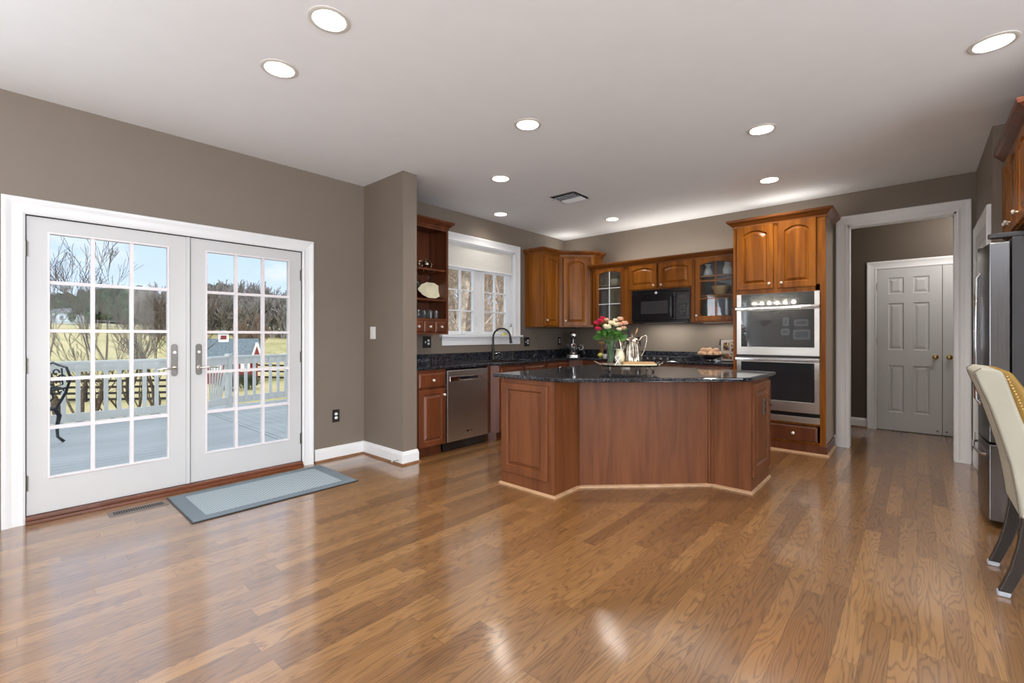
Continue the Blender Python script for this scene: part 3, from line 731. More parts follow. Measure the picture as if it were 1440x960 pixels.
def panel(parent, x0, x1, z0, z1, material, rise=0, stile=.058, y=0, t=.020, m=None, name='door', kn=None, glass=None, raised=True):
    """raised-panel (or glazed) cabinet front standing out from y to y-t"""
    bm = B(); f = y-t
    L0 = loop(x0, x1, z0, z1, 0, y, bm, m); L1 = loop(x0, x1, z0, z1, 0, f+.004, bm, m); L2 = loop(x0+.004, x1-.004, z0+.004, z1-.004, 0, f, bm, m)
    s = stile
    a = (x0+s, x1-s, z0+s, z1-s*.85)
    L3 = loop(*a, rise, f, bm, m)
    bridge(bm, L0, L1); bridge(bm, L1, L2); bridge(bm, L2, L3)
    def ins(d, yy): return loop(a[0]+d, a[1]-d, a[2]+d, a[3]-d, rise, yy, bm, m)
    if glass:
        L4 = ins(.006, f+.007); L5 = ins(.006, y); bridge(bm, L3, L4); bridge(bm, L4, L5); bridge(bm, L5, L0)
    else:
        L4 = ins(.004, f+.006); L5 = ins(.010, f+.014); bridge(bm, L3, L4); bridge(bm, L4, L5)
        if raised:
            L6 = ins(.015, f+.014); L7 = ins(.036, f+.003); L8 = ins(.039, f+.001)
            bridge(bm, L5, L6); bridge(bm, L6, L7); bridge(bm, L7, L8); F(bm, L8)
        else: F(bm, L5)
        F(bm, L0[::-1])
    o = link(name, bm, material, parent)
    if glass:
        cols, rows, gm = glass
        g = B(); gx0, gx1, gz0, gz1 = a
        for k in range(1, cols): xx = gx0+(gx1-gx0)*k/cols; box(g, xx-.006, xx+.006, f+.004, y-.004, gz0, gz1-.004, m)
        rb = (gz1-gz0-rise*.5)
        for k in range(1, rows): zz = gz0+rb*k/rows; box(g, gx0, gx1, f+.0045, y-.0045, zz-.006, zz+.006, m)
        link('muntin_grid', g, gm, o)
        g = B(); l1 = loop(a[0]-.004, a[1]+.004, a[2]-.004, a[3]+.004, rise, y-.006, g, m); l2 = loop(a[0]-.004, a[1]+.004, a[2]-.004, a[3]+.004, rise, y-.009, g, m)
        bridge(g, l1, l2); F(g, l1); F(g, l2[::-1]); link('glass_pane', g, M['cabglass'], o)
    if kn: knob(o, kn[0], kn[1], f, m)
    return o
def drawer(parent, x0, x1, z0, z1, material, y=0, m=None, kn=True, name='drawer', t=.020):
    bm = B(); f = y-t
    L0 = loop(x0, x1, z0, z1, 0, y, bm, m); L1 = loop(x0, x1, z0, z1, 0, f+.008, bm, m); L2 = loop(x0+.004, x1-.004, z0+.004, z1-.004, 0, f+.005, bm, m); L3 = loop(x0+.018, x1-.018, z0+.018, z1-.018, 0, f, bm, m)
    bridge(bm, L0, L1); bridge(bm, L1, L2); bridge(bm, L2, L3); F(bm, L3); F(bm, L0[::-1])
    o = link(name, bm, material, parent)
    if kn: knob(o, (x0+x1)/2, (z0+z1)/2, f, m)
    return o
CROWN = [(0, -.055), (.006, -.050), (.008, -.035), (.022, -.022), (.038, -.004), (.052, .004), (.056, .018), (.056, .026), (0, .026)]
def shell(bm, w_, d, z0, z1, t=.018, front=False):
    """open-fronted carcass box"""
    box(bm, 0, t, 0, d, z0, z1); box(bm, w_-t, w_, 0, d, z0, z1); box(bm, t, w_-t, 0, d, z0, z0+t); box(bm, t, w_-t, 0, d, z1-t, z1); box(bm, t, w_-t, d-.008, d, z0+t, z1-t)
    return bm
G_UP = 'wall cabinets of the kitchen'; G_LO = 'base cabinets of the kitchen'

# --- open shelf cabinet by the window (on left wall, facing +x)
sc1 = thing('open_shelf_cabinet', 'dark cherry open shelf wall cabinet holding silver pot, platter and glasses left of window', 'cabinet', (XA+.33, 2.71, 1.245), PI/2, G_UP)
W1, D1 = .69, .325
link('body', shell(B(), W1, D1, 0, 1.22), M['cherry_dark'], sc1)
for z in (.145, .385, .722):
    link('shelf', box(B(), .018, W1-.018, .012, D1-.008, z-.010, z+.010), M['cherry_dark'], sc1, bevel=.002)
bm = B(); box(bm, 0, .028, -.018, 0, 0, 1.22); box(bm, W1-.028, W1, -.018, 0, 0, 1.22); box(bm, .028, W1-.028, -.018, 0, 1.165, 1.22); box(bm, .028, W1-.028, -.018, 0, 0, .02); box(bm, .028, W1-.028, -.018, 0, .15, .175)
link('face_frame', bm, M['cherry_dark'], sc1, bevel=.0015)
for k in range(4):
    a = .032+k*.157; drawer(sc1, a, a+.150, .024, .146, M['cherry_dark'], y=-.002, kn=True, t=.022)
link('crown', molding(B(), [(0, D1), (0, -.018), (W1, -.018), (W1, D1)], [(o, z+1.245) for o, z in CROWN]), M['cherry_dark'], sc1)
bm = B()
for k in range(4): box(bm, .10+k*.14, .112+k*.14, .04, D1-.02, .690, .710)
link('stemware_rack', bm, M['cherry_dark'], sc1)

# --- base cabinet with drawer and door, left of the dishwasher
FX, BZ = -3.72, .882
c = thing('base_cabinet', 'cherry base cabinet with one drawer and door, between wall and dishwasher', 'cabinet', (FX, 2.71, 0), PI/2, G_LO)
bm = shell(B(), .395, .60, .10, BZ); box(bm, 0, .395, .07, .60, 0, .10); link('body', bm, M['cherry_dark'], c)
bm = frame_ring(B(), (0, .395, .10, BZ), (.045, .36, .14, BZ-.03), -.018, 0); box(bm, .04, .37, -.018, 0, .675, .70); link('face_frame', bm, M['cherry_dark'], c)
drawer(c, .045, .385, .705, .850, M['cherry_dark'], y=-.018)
panel(c, .045, .385, .110, .680, M['cherry_dark'], y=-.018, kn=(.355, .62), stile=.05)
link('toe_board', box(B(), 0, .395, .06, .07, 0, .10), M['cherry_dark'], c)

# --- dishwasher
dw = thing('dishwasher', 'stainless steel built-in dishwasher under the granite counter left of the sink', 'dishwasher', (FX+.018, 3.115, 0), PI/2)
w_ = .620
link('body', box(B(), .004, w_-.004, .03, .57, .09, .868), M['satinblack'], dw)
bm = B(); box(bm, .006, w_-.006, -.012, .03, .105, .862); o = link('door', bm, M['steel'], dw, bevel=.006)
bm = B(); frame_ring(bm, (.045, w_-.045, .745, .795), (.17, w_-.17, .750, .790), -.020, -.010); link('handle_panel', bm, M['chrome'], o, bevel=.002)
link('pocket', box(B(), .17, w_-.17, -.0135, -.0115, .752, .790), M['black'], o)
bm = B(); tube(bm, [(.16, -.014, .760), (.21, -.026, .756), (w_/2, -.032, .754), (w_-.21, -.026, .756), (w_-.16, -.014, .760)], [.006, .008, .009, .008, .006], 10, flat=.6); link('handle', bm, M['chrome'], o, smooth=True)
bm = B(); lathe(bm, [(.016, 0), (.016, .002), (.0125, .003), (.0125, 0)], T(.295, -.0125, .190) @ FRONT @ Matrix.Diagonal((1.2, .8, 1, 1)), 20); link('badge', bm, M['chrome'], o); link('badge_bar', box(B(), .318, .368, -.0135, -.012, .184, .193), M['pewter'], o)
link('toe_panel', box(B(), 0, w_, .05, .06, 0, .10), M['black'], dw)

# --- sink base (stands 8 cm proud with canted ends)
sb = thing('sink_base_cabinet', 'cherry sink base cabinet with canted corners beside the dishwasher', 'cabinet', (FX, 3.74, 0), PI/2, G_LO)
w_ = 1.12
pl = [(0, .60), (0, 0), (.06, 0), (.13, -.075), (w_-.13, -.075), (w_-.06, 0), (w_, 0), (w_, .60)]
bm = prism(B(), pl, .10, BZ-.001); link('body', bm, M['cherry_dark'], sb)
link('toe_board', prism(B(), [(0, .5), (0, .07), (.08, .06), (.15, -.01), (w_-.15, -.01), (w_-.08, .06), (w_, .07), (w_, .5)], 0, .10), M['cherry_dark'], sb)
for a, b_ in ((.15, .545), (.575, w_-.15)):
    drawer(sb, a, b_, .73, .85, M['cherry_dark'], y=-.075, kn=False, name='false_drawer')
    panel(sb, a, b_, .12, .70, M['cherry_dark'], y=-.075, kn=((b_-.035) if a < .3 else (a+.035), .63), stile=.05)
# --- left run after the sink and diagonal corner base
c = thing('base_cabinet', 'cherry base cabinet with drawer right of the sink base', 'cabinet', (FX, 4.862, 0), PI/2, G_LO)
bm = shell(B(), .55, .60, .10, BZ-.001); box(bm, 0, .55, .07, .60, 0, .10); link('body', bm, M['cherry_dark'], c)
drawer(c, .02, .53, .72, .86, M['cherry_dark']); panel(c, .02, .53, .12, .70, M['cherry_dark'], kn=(.49, .64), stile=.05)
c = thing('corner_base_cabinet', 'cherry corner base cabinet under the stand mixer', 'cabinet', (0, 0, 0), 0, G_LO)
q = [(XA+.03, 5.414), (-3.72, 5.414), (-3.60, 5.57), (-3.38, 5.57), (-3.38, YB-.03), (XA+.03, YB-.03)]
link('body', prism(B(), q, .10, BZ-.001), M['cherry_dark'], c); link('toe_board', prism(B(), [(XA+.03, 5.414), (-3.80, 5.414), (-3.64, 5.63), (-3.38, 5.63), (-3.38, YB-.03), (XA+.03, YB-.03)], 0, .10), M['cherry_dark'], c)
def base_b(x, w_, label, kind):
    c = thing('base_cabinet', label, 'cabinet', (x, 5.57, 0), 0, G_LO)
    bm = shell(B(), w_, .60, .10, BZ-.001); box(bm, 0, w_, .07, .60, 0, .10); link('body', bm, M['cherry_dark'], c)
    if kind == 2:
        drawer(c, .02, w_/2-.01, .735, .865, M['cherry_dark'], kn=False); drawer(c, w_/2+.01, w_-.02, .735, .865, M['cherry_dark'], kn=False)
        panel(c, .02, w_/2-.01, .12, .71, M['cherry_dark'], kn=(w_/2-.04, .64), stile=.05); panel(c, w_/2+.01, w_-.02, .12, .71, M['cherry_dark'], kn=(w_/2+.04, .64), stile=.05)
    else:
        drawer(c, .02, w_-.02, .735, .865, M['cherry_dark']); panel(c, .02, w_-.02, .12, .71, M['cherry_dark'], kn=(.05, .64), stile=.05)
base_b(-3.378, .40, 'cherry base cabinet with single drawer left of the cooktop', 1)
base_b(-2.976, .86, 'wide cherry base cabinet under the gas cooktop', 2)
base_b(-2.114, .53, 'cherry base cabinet under the egg bowl beside the ovens', 1)

# --- L-shaped granite worktop with sink cut-out
o_ = .030
outer = [(XA+.003, 2.705), (FX+o_, 2.705), (FX+o_, 3.80), (FX+.075+o_, 3.87), (FX+.075+o_, 4.73), (FX+o_, 4.80), (FX+o_, 5.40), (-3.58, 5.54), (-1.584, 5.54), (-1.584, YB-.003), (XA+.003, YB-.003)]
bm = prism(B(), outer, BZ, .914)
wt = link('granite_worktop', bm, M['granite'])
cb = link('cutter', prism(B(), [(-4.18, 3.98), (-3.83, 3.98), (-3.79, 4.02), (-3.79, 4.62), (-3.83, 4.66), (-4.18, 4.66), (-4.22, 4.62), (-4.22, 4.02)], .7, 1.1), M['granite'])
md = wt.modifiers.new('c', 'BOOLEAN'); md.object = cb; md.solver = 'EXACT'; bpy.context.view_layer.update()
me = bpy.data.meshes.new_from_object(wt.evaluated_get(bpy.context.evaluated_depsgraph_get())); wt.modifiers.clear(); wt.data = me; bpy.data.objects.remove(cb)
md = wt.modifiers.new('edge', 'BEVEL'); md.width = .009; md.segments = 3; md.limit_method = 'ANGLE'
tag(wt, 'dark speckled granite worktop running under the window and along the back wall', 'countertop')
bs = molding(B(), [(XA+.001, 2.705), (XA+.001, YB-.001), (-1.584, YB-.001)], [(0, .914), (.02, .914), (.02, 1.010), (.017, 1.014), (0, 1.014)])
link('backsplash', bs, M['granite'], wt)
# sink bowl
sk = thing('sink', 'dark undermount sink set in granite under the kitchen window', 'sink', (-4.005, 4.32, .70))
bm = B()
def rr(x, y, r, n=4): return [(sx*(x-r)+r*math.cos(a), sy*(y-r)+r*math.sin(a)) for sx, sy, a0 in ((1, 1, 0), (-1, 1, PI/2), (-1, -1, PI), (1, -1, 1.5*PI)) for a in [a0+PI/2*k/n for k in range(n+1)]]
rings = [V(bm, [(x, y, z) for x, y in rr(a, b_, r)]) for a, b_, r, z in ((.240, .365, .05, .180), (.212, .337, .05, .180), (.205, .330, .05, .03), (.18, .305, .05, .005), (.03, .03, .029, 0))]
for p, q in zip(rings, rings[1:]): bridge(bm, p, q)
F(bm, rings[-1]); link('basin', bm, M['satinblack'], sk, smooth=True)
link('drain', lathe(B(), [(.042, .002), (.042, .006), (.02, .004), (0, .004)], None, 20), M['chrome'], sk, smooth=True)
# faucet
fa = thing('faucet', 'tall black gooseneck faucet with pull-down spout behind the sink', 'faucet', (-4.285, 4.43, .914))
bm = B(); lathe(bm, [(.030, 0), (.030, .008), (.024, .02), (.020, .10), (.016, .16)], None, 20)
pts = [(0, 0, .15), (0, 0, .30)]+[(.10-.10*math.cos(PI*k/10*1.0), .06-.06*math.cos(PI*k/10), .30+.115*math.sin(PI*k/10)) for k in range(1, 11)]
tube(bm, pts, .0125, 12); link('gooseneck', bm, M['satinblack'], fa, smooth=True)
e_ = pts[-1]; link('spray_head', tube(B(), [(e_[0], e_[1], e_[2]+.02), (e_[0]+.004, e_[1], e_[2]-.02), (e_[0]+.012, e_[1]+.004, e_[2]-.085)], [.014, .016, .020], 14), M['satinblack'], fa, smooth=True)
link('lever', tube(B(), [(0, .02, .07), (.012, .06, .078), (.02, .11, .088)], [.012, .008, .006], 10), M['chrome'], fa, smooth=True)

# --- upper cabinets, left wall right of the window + corner
UB, UT = 1.36, 2.43
c = thing('wall_cabinet', 'narrow tall cherry wall cabinet right of the window with a glossy side', 'cabinet', (XA+.33, 5.17, UB), PI/2, G_UP)
link('body', shell(B(), .39, .325, 0, UT-UB), M['cherry'], c)
link('face_frame', frame_ring(B(), (0, .39, 0, UT-UB), (.03, .36, .03, UT-UB-.03), -.016, 0), M['cherry'], c)
panel(c, .022, .368, .018, UT-UB-.035, M['cherry'], rise=.035, y=-.016, kn=(.052, .095), stile=.056)
link('crown', molding(B(), [(0, .325), (0, -.016), (.388, -.016)], [(o, z+UT-UB+.042) for o, z in CROWN]), M['cherry_h'], c)
c = thing('corner_wall_cabinet', 'tall diagonal cherry corner cabinet with arched door panel', 'cabinet', (0, 0, UB), 0, G_UP)
q = [(XA+.003, 5.563), (-4.02, 5.563), (-3.648, 5.935), (-3.648, YB-.003), (XA+.003, YB-.003)]
link('body', prism(B(), q, 0, UT-UB), M['cherry'], c)
md_ = T(-4.02, 5.563, 0) @ R(PI/4); wd = .526
link('face_frame', frame_ring(B(), (.0, wd, 0, UT-UB), (.04, wd-.04, .03, UT-UB-.03), -.014, 0, md_), M['cherry'], c)
panel(c, .068, wd-.085, .018, UT-UB-.035, M['cherry'], rise=.045, y=-.014, m=md_, kn=(.10, .095), stile=.056)
link('crown', molding(B(), [(-4.034, 5.553), (-4.014, 5.553), (-3.634, 5.930), (-3.634, YB)], [(o, z+UT-UB+.042) for o, z in CROWN]), M['cherry_h'], c)

# --- upper run on the back wall (front at y=5.87)
UY = 5.87; UZ = 1.400; UH = .845
c = thing('glass_wall_cabinet', 'cherry wall cabinet with white-muntin glass door left of the microwave', 'cabinet', (-3.60, UY, UZ), 0, G_UP)
w_ = .60
link('body', shell(B(), w_, .325, 0, UH), M['cherry'], c); link('lining', box(box(box(B(), .019, w_-.019, .312, .316, .019, UH-.019), .019, w_-.019, .03, .312, .29, .305), .019, w_-.019, .03, .312, .56, .575), M['maple_in'], c)
link('face_frame', frame_ring(B(), (0, w_, 0, UH), (.05, w_-.115, .03, UH-.05), -.016, 0), M['cherry'], c)
panel(c, .055, .505, .015, UH-.045, M['cherry'], rise=.032, y=-.016, glass=(2, 3, M['trim']), kn=(.475, .08), stile=.045)
c2 = thing('bridge_cabinet', 'short cherry wall cabinet with two arched doors above the microwave', 'cabinet', (-2.998, UY, UZ), 0, G_UP)
w_ = .885
bm = B(); shell(bm, w_, .325, .455, UH); box(bm, 0, .018, 0, .325, 0, .455); box(bm, w_-.018, w_, 0, .325, 0, .455); link('body', bm, M['cherry'], c2)
bm = B(); box(bm, 0, .03, -.016, 0, 0, UH); box(bm, w_-.085, w_, -.016, 0, 0, UH); box(bm, .03, w_-.085, -.016, 0, .455, .485); box(bm, .03, w_-.085, -.016, 0, UH-.05, UH); box(bm, .40, .43, -.016, 0, .48, UH-.05); link('face_frame', bm, M['cherry'], c2)
panel(c2, -.022, .392, .468, UH-.045, M['cherry'], rise=.03, y=-.016, kn=(.355, .508), stile=.052)
panel(c2, .425, .862, .468, UH-.045, M['cherry'], rise=.03, y=-.016, kn=(.460, .508), stile=.052)
c3 = thing('glass_wall_cabinet', 'cherry wall cabinet with dark-muntin glass door beside the ovens, holding pitcher and bowl', 'cabinet', (-2.111, UY, UZ), 0, G_UP)
w_ = .525
link('body', shell(B(), w_, .325, 0, UH), M['cherry'], c3)
link('shelf', box(B(), .018, w_-.018, .02, .315, .325, .343), M['cherry'], c3); link('shelf', box(B(), .018, w_-.018, .02, .315, .570, .588), M['cherry'], c3)
link('back_panel', box(B(), .019, w_-.019, .308, .316, .019, UH-.019), mat('slate_cabinet_back', (.10, .11, .14), .5), c3)
link('face_frame', frame_ring(B(), (0, w_, 0, UH), (.045, w_-.03, .03, UH-.05), -.016, 0), M['cherry'], c3)
panel(c3, .012, .508, .018, UH-.045, M['cherry'], rise=.035, y=-.016, glass=(2, 3, M['cherry']), kn=(.035, .085), stile=.055)
cr_ = molding(B(), [(-3.60, YB-.003), (-3.60, UY-.016), (-1.586, UY-.016)], [(o, z+UZ+UH+.005) for o, z in CROWN])
link('crown', cr_, M['cherry_h'], c2).matrix_local = T(2.998, -UY, -UZ)

# --- microwave
mw = thing('microwave', 'black over-the-range microwave hung below the short double cabinet', 'microwave', (-2.955, 5.81, 1.405))
w_ = .800
link('body', box(B(), .012, w_-.0, .03, .385, 0, .445), M['satinblack'], mw, bevel=.004)
dr = link('door', box(B(), 0, .615, -.005, .03, .03, .400), M['black'], mw, bevel=.008)
link('window', box(B(), .14, .515, -.008, -.004, .12, .290), mat('grey_mesh_window', (.05, .048, .052), .12, coat=1), dr, bevel=.002)
link('vent_grille', box(B(), 0, w_, -.002, .03, .404, .440), M['black'], mw, bevel=.004)
cp = link('control_panel', box(B(), .620, w_, -.005, .03, .03, .400), M['black'], mw, bevel=.008)
bm = B()
for r_ in range(5):
    for q_ in range(3): box(bm, .66+q_*.04, .685+q_*.04, -.0065, -.004, .08+r_*.035, .100+r_*.035)
link('buttons', bm, M['satinblack'], cp); link('display', box(B(), .655, .77, -.0065, -.004, .31, .35), M['blackglass'], cp)
link('handle', tube(B(), [(.575, 0, .055), (.572, -.038, .075), (.570, -.046, .20), (.572, -.038, .335), (.575, 0, .355)], .011, 12), M['black'], dr, smooth=True)
bm = B(); lathe(bm, [(.017, 0), (.017, .003), (0, .0035)], T(.355, -.0055, .398) @ FRONT, 24); lg = link('logo', bm, M['white'], mw, smooth=True)
link('monogram', tube(B(), [(.355+.0035*math.cos(a)*(1+.5*math.sin(2*a)), -.0092, .398+.0055*math.sin(a)) for a in [k*.55 for k in range(12)]], .0014, 5), M['satinblack'], lg)
link('light_strip', box(B(), .02, w_-.02, -.004, .02, .002, .026), M['black'], mw)

# --- tall oven cabinet
OY = 5.615; OXL = -1.580; OW = .880
oc = thing('oven_cabinet', 'tall cherry cabinet with arched doors housing the double wall oven', 'cabinet', (OXL, OY, 0), 0)
bm = B(); D_ = YB-OY-.004
box(bm, 0, .019, 0, D_, 0, 2.49); box(bm, OW-.019, OW-.001, 0, D_, .10, 2.49); box(bm, .019, OW-.019, D_-.01, D_, 0, 2.49)
for z in (.10, .31, 1.70, 2.47): box(bm, .019, OW-.019, 0, D_-.01, z, z+.018)
box(bm, .02, OW-.02, 0, .02, 0, .10); link('body', bm, M['cherry'], oc)
link('end_panel', box(B(), OW-.001, OW+.003, 0, D_, .11, 2.47), M['endpanel'], oc); 
bm = B(); box(bm, 0, .045, -.018, 0, 0, 2.49); box(bm, OW-.047, OW+.003, -.018, 0, 0, 2.49); box(bm, OW-.088, OW-.047, -.018, 0, 1.70, 2.43); box(bm, .045, OW-.047, -.018, 0, .102, .125); box(bm, .045, OW-.047, -.018, 0, .292, .318); box(bm, .045, OW-.047, -.018, 0, 1.695, 1.765); box(bm, .045, OW-.047, -.018, 0, 2.43, 2.49); box(bm, .412, .452, -.018, 0, 1.76, 2.44)
link('face_frame', bm, M['cherry'], oc, bevel=.0015)
for a, b_, k in ((.040, .412, .375), (.452, OW-.078, .492)):
    panel(oc, a, b_, 1.745, 2.455, M['cherry'], rise=.045, y=-.018, kn=(k, 1.80), stile=.062)
dr = drawer(oc, .055, OW-.065, .125, .285, M['cherry_dark'], y=-.018, kn=False); knob(dr, .24, .205, -.038, r=.016); knob(dr, .60, .205, -.038, r=.016)
link('crown', molding(B(), [(0, D_), (0, -.018), (OW+.003, -.018), (OW+.003, D_)], [(o*1.15, z*1.15+2.51) for o, z in CROWN]), M['cherry_h'], oc)
bm = molding(B(), [(0, -.018), (OW+.004, -.018), (OW+.004, D_)], [(0, 0), (.010, 0), (.010, .095), (0, .10)]); link('base_board', bm, M['cherry_dark'], oc)
link('shoe_molding', molding(B(), [(0, -.028), (OW+.014, -.028), (OW+.014, D_)], [(0, 0), (.022, 0), (.018, .013), (0, .018)]), M['paleshoe'], oc)

# --- double wall oven
ov = thing('double_wall_oven', 'stainless steel double wall oven with black glass doors built into tall cabinet', 'oven', (OXL+.045, OY-.02, .318))
w_ = OW-.092
link('body', box(B(), .008, w_-.008, .025, .50, 0, 1.375), M['satinblack'], ov)
bm = frame_ring(B(), (0, w_, 1.235, 1.375), (.045, w_-.045, 1.236, 1.374), -.022, .02); cpn = link('control_panel_frame', bm, M['steel'], ov, bevel=.002)
link('control_glass', box(B(), .045, w_-.045, -.020, .02, 1.236, 1.374), M['blackglass'], cpn)
def ovendoor(z0, z1, g0, g1, logo=False):
    bm = frame_ring(B(), (0, w_, z0, z1), (.045, w_-.045, g0, g1), -.026, .022); d = link('oven_door', bm, M['steel'], ov, bevel=.003)
    link('glass_window', box(B(), .045, w_-.045, -.024, .02, g0, g1), M['blackglass'], d)
    hb = B(); box(hb, -.008, w_+.008, -.075, -.050, z1-.036, z1-.002); o = link('handle', hb, M['chrome'], d, bevel=.008, seg=4)
    link('handle_mount', box(box(B(), .02, .045, -.052, -.024, z1-.034, z1-.006), w_-.045, w_-.02, -.052, -.024, z1-.034, z1-.006), M['steel'], d)
    if logo:
        lb = B(); lathe(lb, [(.020, 0), (.020, .003), (0, .0035)], T(w_*.43, -.026, z0+.055) @ FRONT, 24); lo = link('logo', lb, M['chrome'], d, smooth=True)
        link('monogram', tube(B(), [(w_*.43+.0045*math.cos(a)*(1+.5*math.sin(2*a)), -.0298, z0+.055+.007*math.sin(a)) for a in [k*.55 for k in range(12)]], .0014, 5), M['pewter'], lo)
ovendoor(.700, 1.232, .790, 1.190)
ovendoor(.105, .675, .218, .625, True)
link('gap_trim', box(B(), 0, w_, -.020, .02, .678, .697), M['satinblack'], ov)
bm = B(); box(bm, 0, w_, -.022, .02, 0, .062); bt = link('bottom_trim', bm, M['steel'], ov, bevel=.003)
link('vent_slot', box(B(), .02, w_-.03, -.018, .02, .066, .100), M['black'], bt)

# --- cooktop
ck = thing('gas_cooktop', 'black gas cooktop with iron grates on granite beneath microwave', 'cooktop', (-2.955, 5.62, .914))
link('glass_plate', box(B(), 0, .80, 0, .50, 0, .012), M['black'], ck, bevel=.004)
for gx in (.03, .30, .57):
    bm = B()
    for yy in (.06, .24, .42): box(bm, gx, gx+.20, yy, yy+.014, .030, .046)
    for xx in (0, .093, .186): box(bm, gx+xx, gx+xx+.014, .06, .434, .028, .044)
    for xx in (0, .186):
        for yy in (.06, .42): box(bm, gx+xx, gx+xx+.014, yy, yy+.014, .010, .032)
    link('grate', bm, M['iron'], ck, bevel=.002)
    for yy in (.14, .35): link('burner', lathe(B(), [(.045, .010), (.045, .020), (.030, .024), (.028, .030), (0, .031)], T(gx+.10, yy, 0), 20), M['satinblack'], ck, smooth=True)
for k in range(5): link('knob', lathe(B(), [(.018, .010), (.018, .024), (.015, .036), (0, .037)], T(.22+.09*k, .025, 0), 16), M['pewter'], ck, smooth=True)

# ------------------------------------------------------------------ island
I = dict(A=(-2.60, 2.79), B=(-2.05, 2.79), C=(-2.05, 3.115), D=(-1.27, 3.88), E=(-.968, 3.88), F=(-.968, 4.44))
pts = [I['A'], I['B'], I['C'], I['D'], I['E'], I['F'], (-.968, 4.46), (-2.60, 4.46)]
isl = thing('kitchen_island', 'angled cherry kitchen island with raised end panels in middle of room', 'island', (-2.0, 3.6, 0))
LI = T(2.0, -3.6, 0)
bm = prism(B(), pts, .0, .882, LI); link('body', bm, M['island'], isl)
def at_edge(p, ang): return LI @ T(p[0], p[1], 0) @ R(ang)
mA = at_edge(I['A'], 0); wA = .55
link('end_frame', frame_ring(B(), (0, wA, .0, .882), (.03, wA-.075, .11, .84), -.006, 0, mA), M['island'], isl, bevel=.001)
panel(isl, .018, .492, .115, .845, M['island'], y=-.006, m=mA, name='end_panel', stile=.058)
mE = at_edge(I['E'], PI/2); wE = .56
link('end_frame', frame_ring(B(), (0, wE, .0, .882), (.03, wE-.03, .11, .84), -.004, 0, mE), M['island'], isl, bevel=.001)
panel(isl, .014, wE-.030, .125, .850, M['island'], y=-.004, m=mE, name='end_panel', stile=.072)
# battens at the re-entrant corners and hidden left side doors
for p, ang in ((I['C'], PI/2), (I['C'], PI/4), (I['D'], PI/4), (I['D'], 0)):
    mm = at_edge(p, ang); s = -1 if (p == I['D'] and ang) or (p == I['C'] and ang == PI/2) else 1
    box_ = sorted((s*.004, s*.022)); link('corner_batten', box(B(), box_[0], box_[1], -.006, 0, 0, .882, mm), M['island'], isl, bevel=.001)
mL = at_edge((-2.60, 4.46), -PI/2)
for k in range(3):
    a = .02+k*.55; drawer(isl, a, a+.53, .71, .85, M['island'], m=mL); panel(isl, a, a+.53, .115, .695, M['island'], m=mL, kn=(a+.49, .60))
link('shoe_molding', molding(B(), [(-2.60-.0, 4.46), I['A'], I['B'], I['C'], I['D'], I['E'], (-.968, 4.46)], [(0, 0), (.018, 0), (.016, .013), (.002, .020), (0, .020)], LI), M['paleshoe'], isl)
ol = B(); box(ol, wE/2-.030+.03, wE/2+.030+.03, -.030, -.022, .585, .715, mE); po = link('outlet_plate', ol, M['pewter'], isl, bevel=.003)
bm = B(); box(bm, wE/2-.015+.03, wE/2+.015+.03, -.034, -.029, .66, .69, mE); box(bm, wE/2-.015+.03, wE/2+.015+.03, -.034, -.029, .61, .64, mE); link('socket', bm, M['satinblack'], po)
top = [(-2.675, 2.755), (-1.95, 2.755), (-.975, 3.70), (-.935, 3.79), (-.925, 4.52), (-2.675, 4.53)]
it = link('island_worktop', prism(B(), top, .8825, .915), M['granite'], bevel=.011, seg=4)
tag(it, 'dark speckled granite top of the angled island', 'countertop')

# ------------------------------------------------------------------ refrigerator and cabinet above
fr = thing('refrigerator', 'tall stainless french door refrigerator with dark grey side at right edge', 'refrigerator', (.445, 4.922, 0), -PI/2)
# local x: 0 at far end -> .71 near end; front at y=0
W_ = .695
link('body', box(B(), 0, W_, .0, .70, .03, 1.855), M['darkgrey'], fr, bevel=.006)
def bowed(bm, x0, x1, z0, z1, y0, bow, n=10):
    f = [(x0+(x1-x0)*k/n, y0-bow*(1-(2*(x0+(x1-x0)*k/n)/W_-1)**2)) for k in range(n+1)]
    return prism(bm, [(x1, -.008), (x0, -.008)]+f, z0, z1)
for a, b_ in ((0.002, W_/2-.002), (W_/2+.002, W_-.002)):
    d = link('fridge_door', bowed(B(), a, b_, .545, 1.825, -.098, .022), M['steel_v'], fr, bevel=.004)
    hx = W_/2-.045 if a < .1 else W_/2+.045
    link('handle', tube(B(), [(hx, -.112, .75), (hx, -.136, .79), (hx, -.140, 1.2), (hx, -.136, 1.63), (hx, -.112, 1.67)], .009, 12), M['chrome'], d, smooth=True)
d = link('freezer_drawer', bowed(B(), .002, W_-.002, .045, .530, -.098, .022), M['steel_v'], fr, bevel=.004)
link('handle', tube(B(), [(.08, -.10, .45), (.10, -.132, .45), (W_/2, -.150, .45), (W_-.10, -.132, .45), (W_-.08, -.10, .45)], .009, 12), M['chrome'], d, smooth=True)
for x in (.0, W_-.06): link('hinge_cover', prism(B(), [(x, .12), (x, -.09), (x+.02, -.105), (x+.05, -.10), (x+.06, -.07), (x+.06, .12)], 1.8555, 1.885), M['darkgrey'], fr, bevel=.004)
for x in (.06, W_-.06): link('caster', lathe(B(), [(.022, -.012), (.022, .012)], T(x, .02, .022) @ R(PI/2, 'Y'), 14), M['satinblack'], fr)
for x in (.06, W_-.06): link('rear_caster', lathe(B(), [(.022, -.012), (.022, .012)], T(x, .62, .022) @ R(PI/2, 'Y'), 14), M['satinblack'], fr)
fc = thing('fridge_wall_cabinet', 'honey cherry wall cabinet with arched doors above the refrigerator', 'cabinet', (.505, 4.937, 1.93), -PI/2)
W_ = 1.02
link('body', box(B(), 0, W_, 0, .62, 0, .60), M['cherry'], fc)
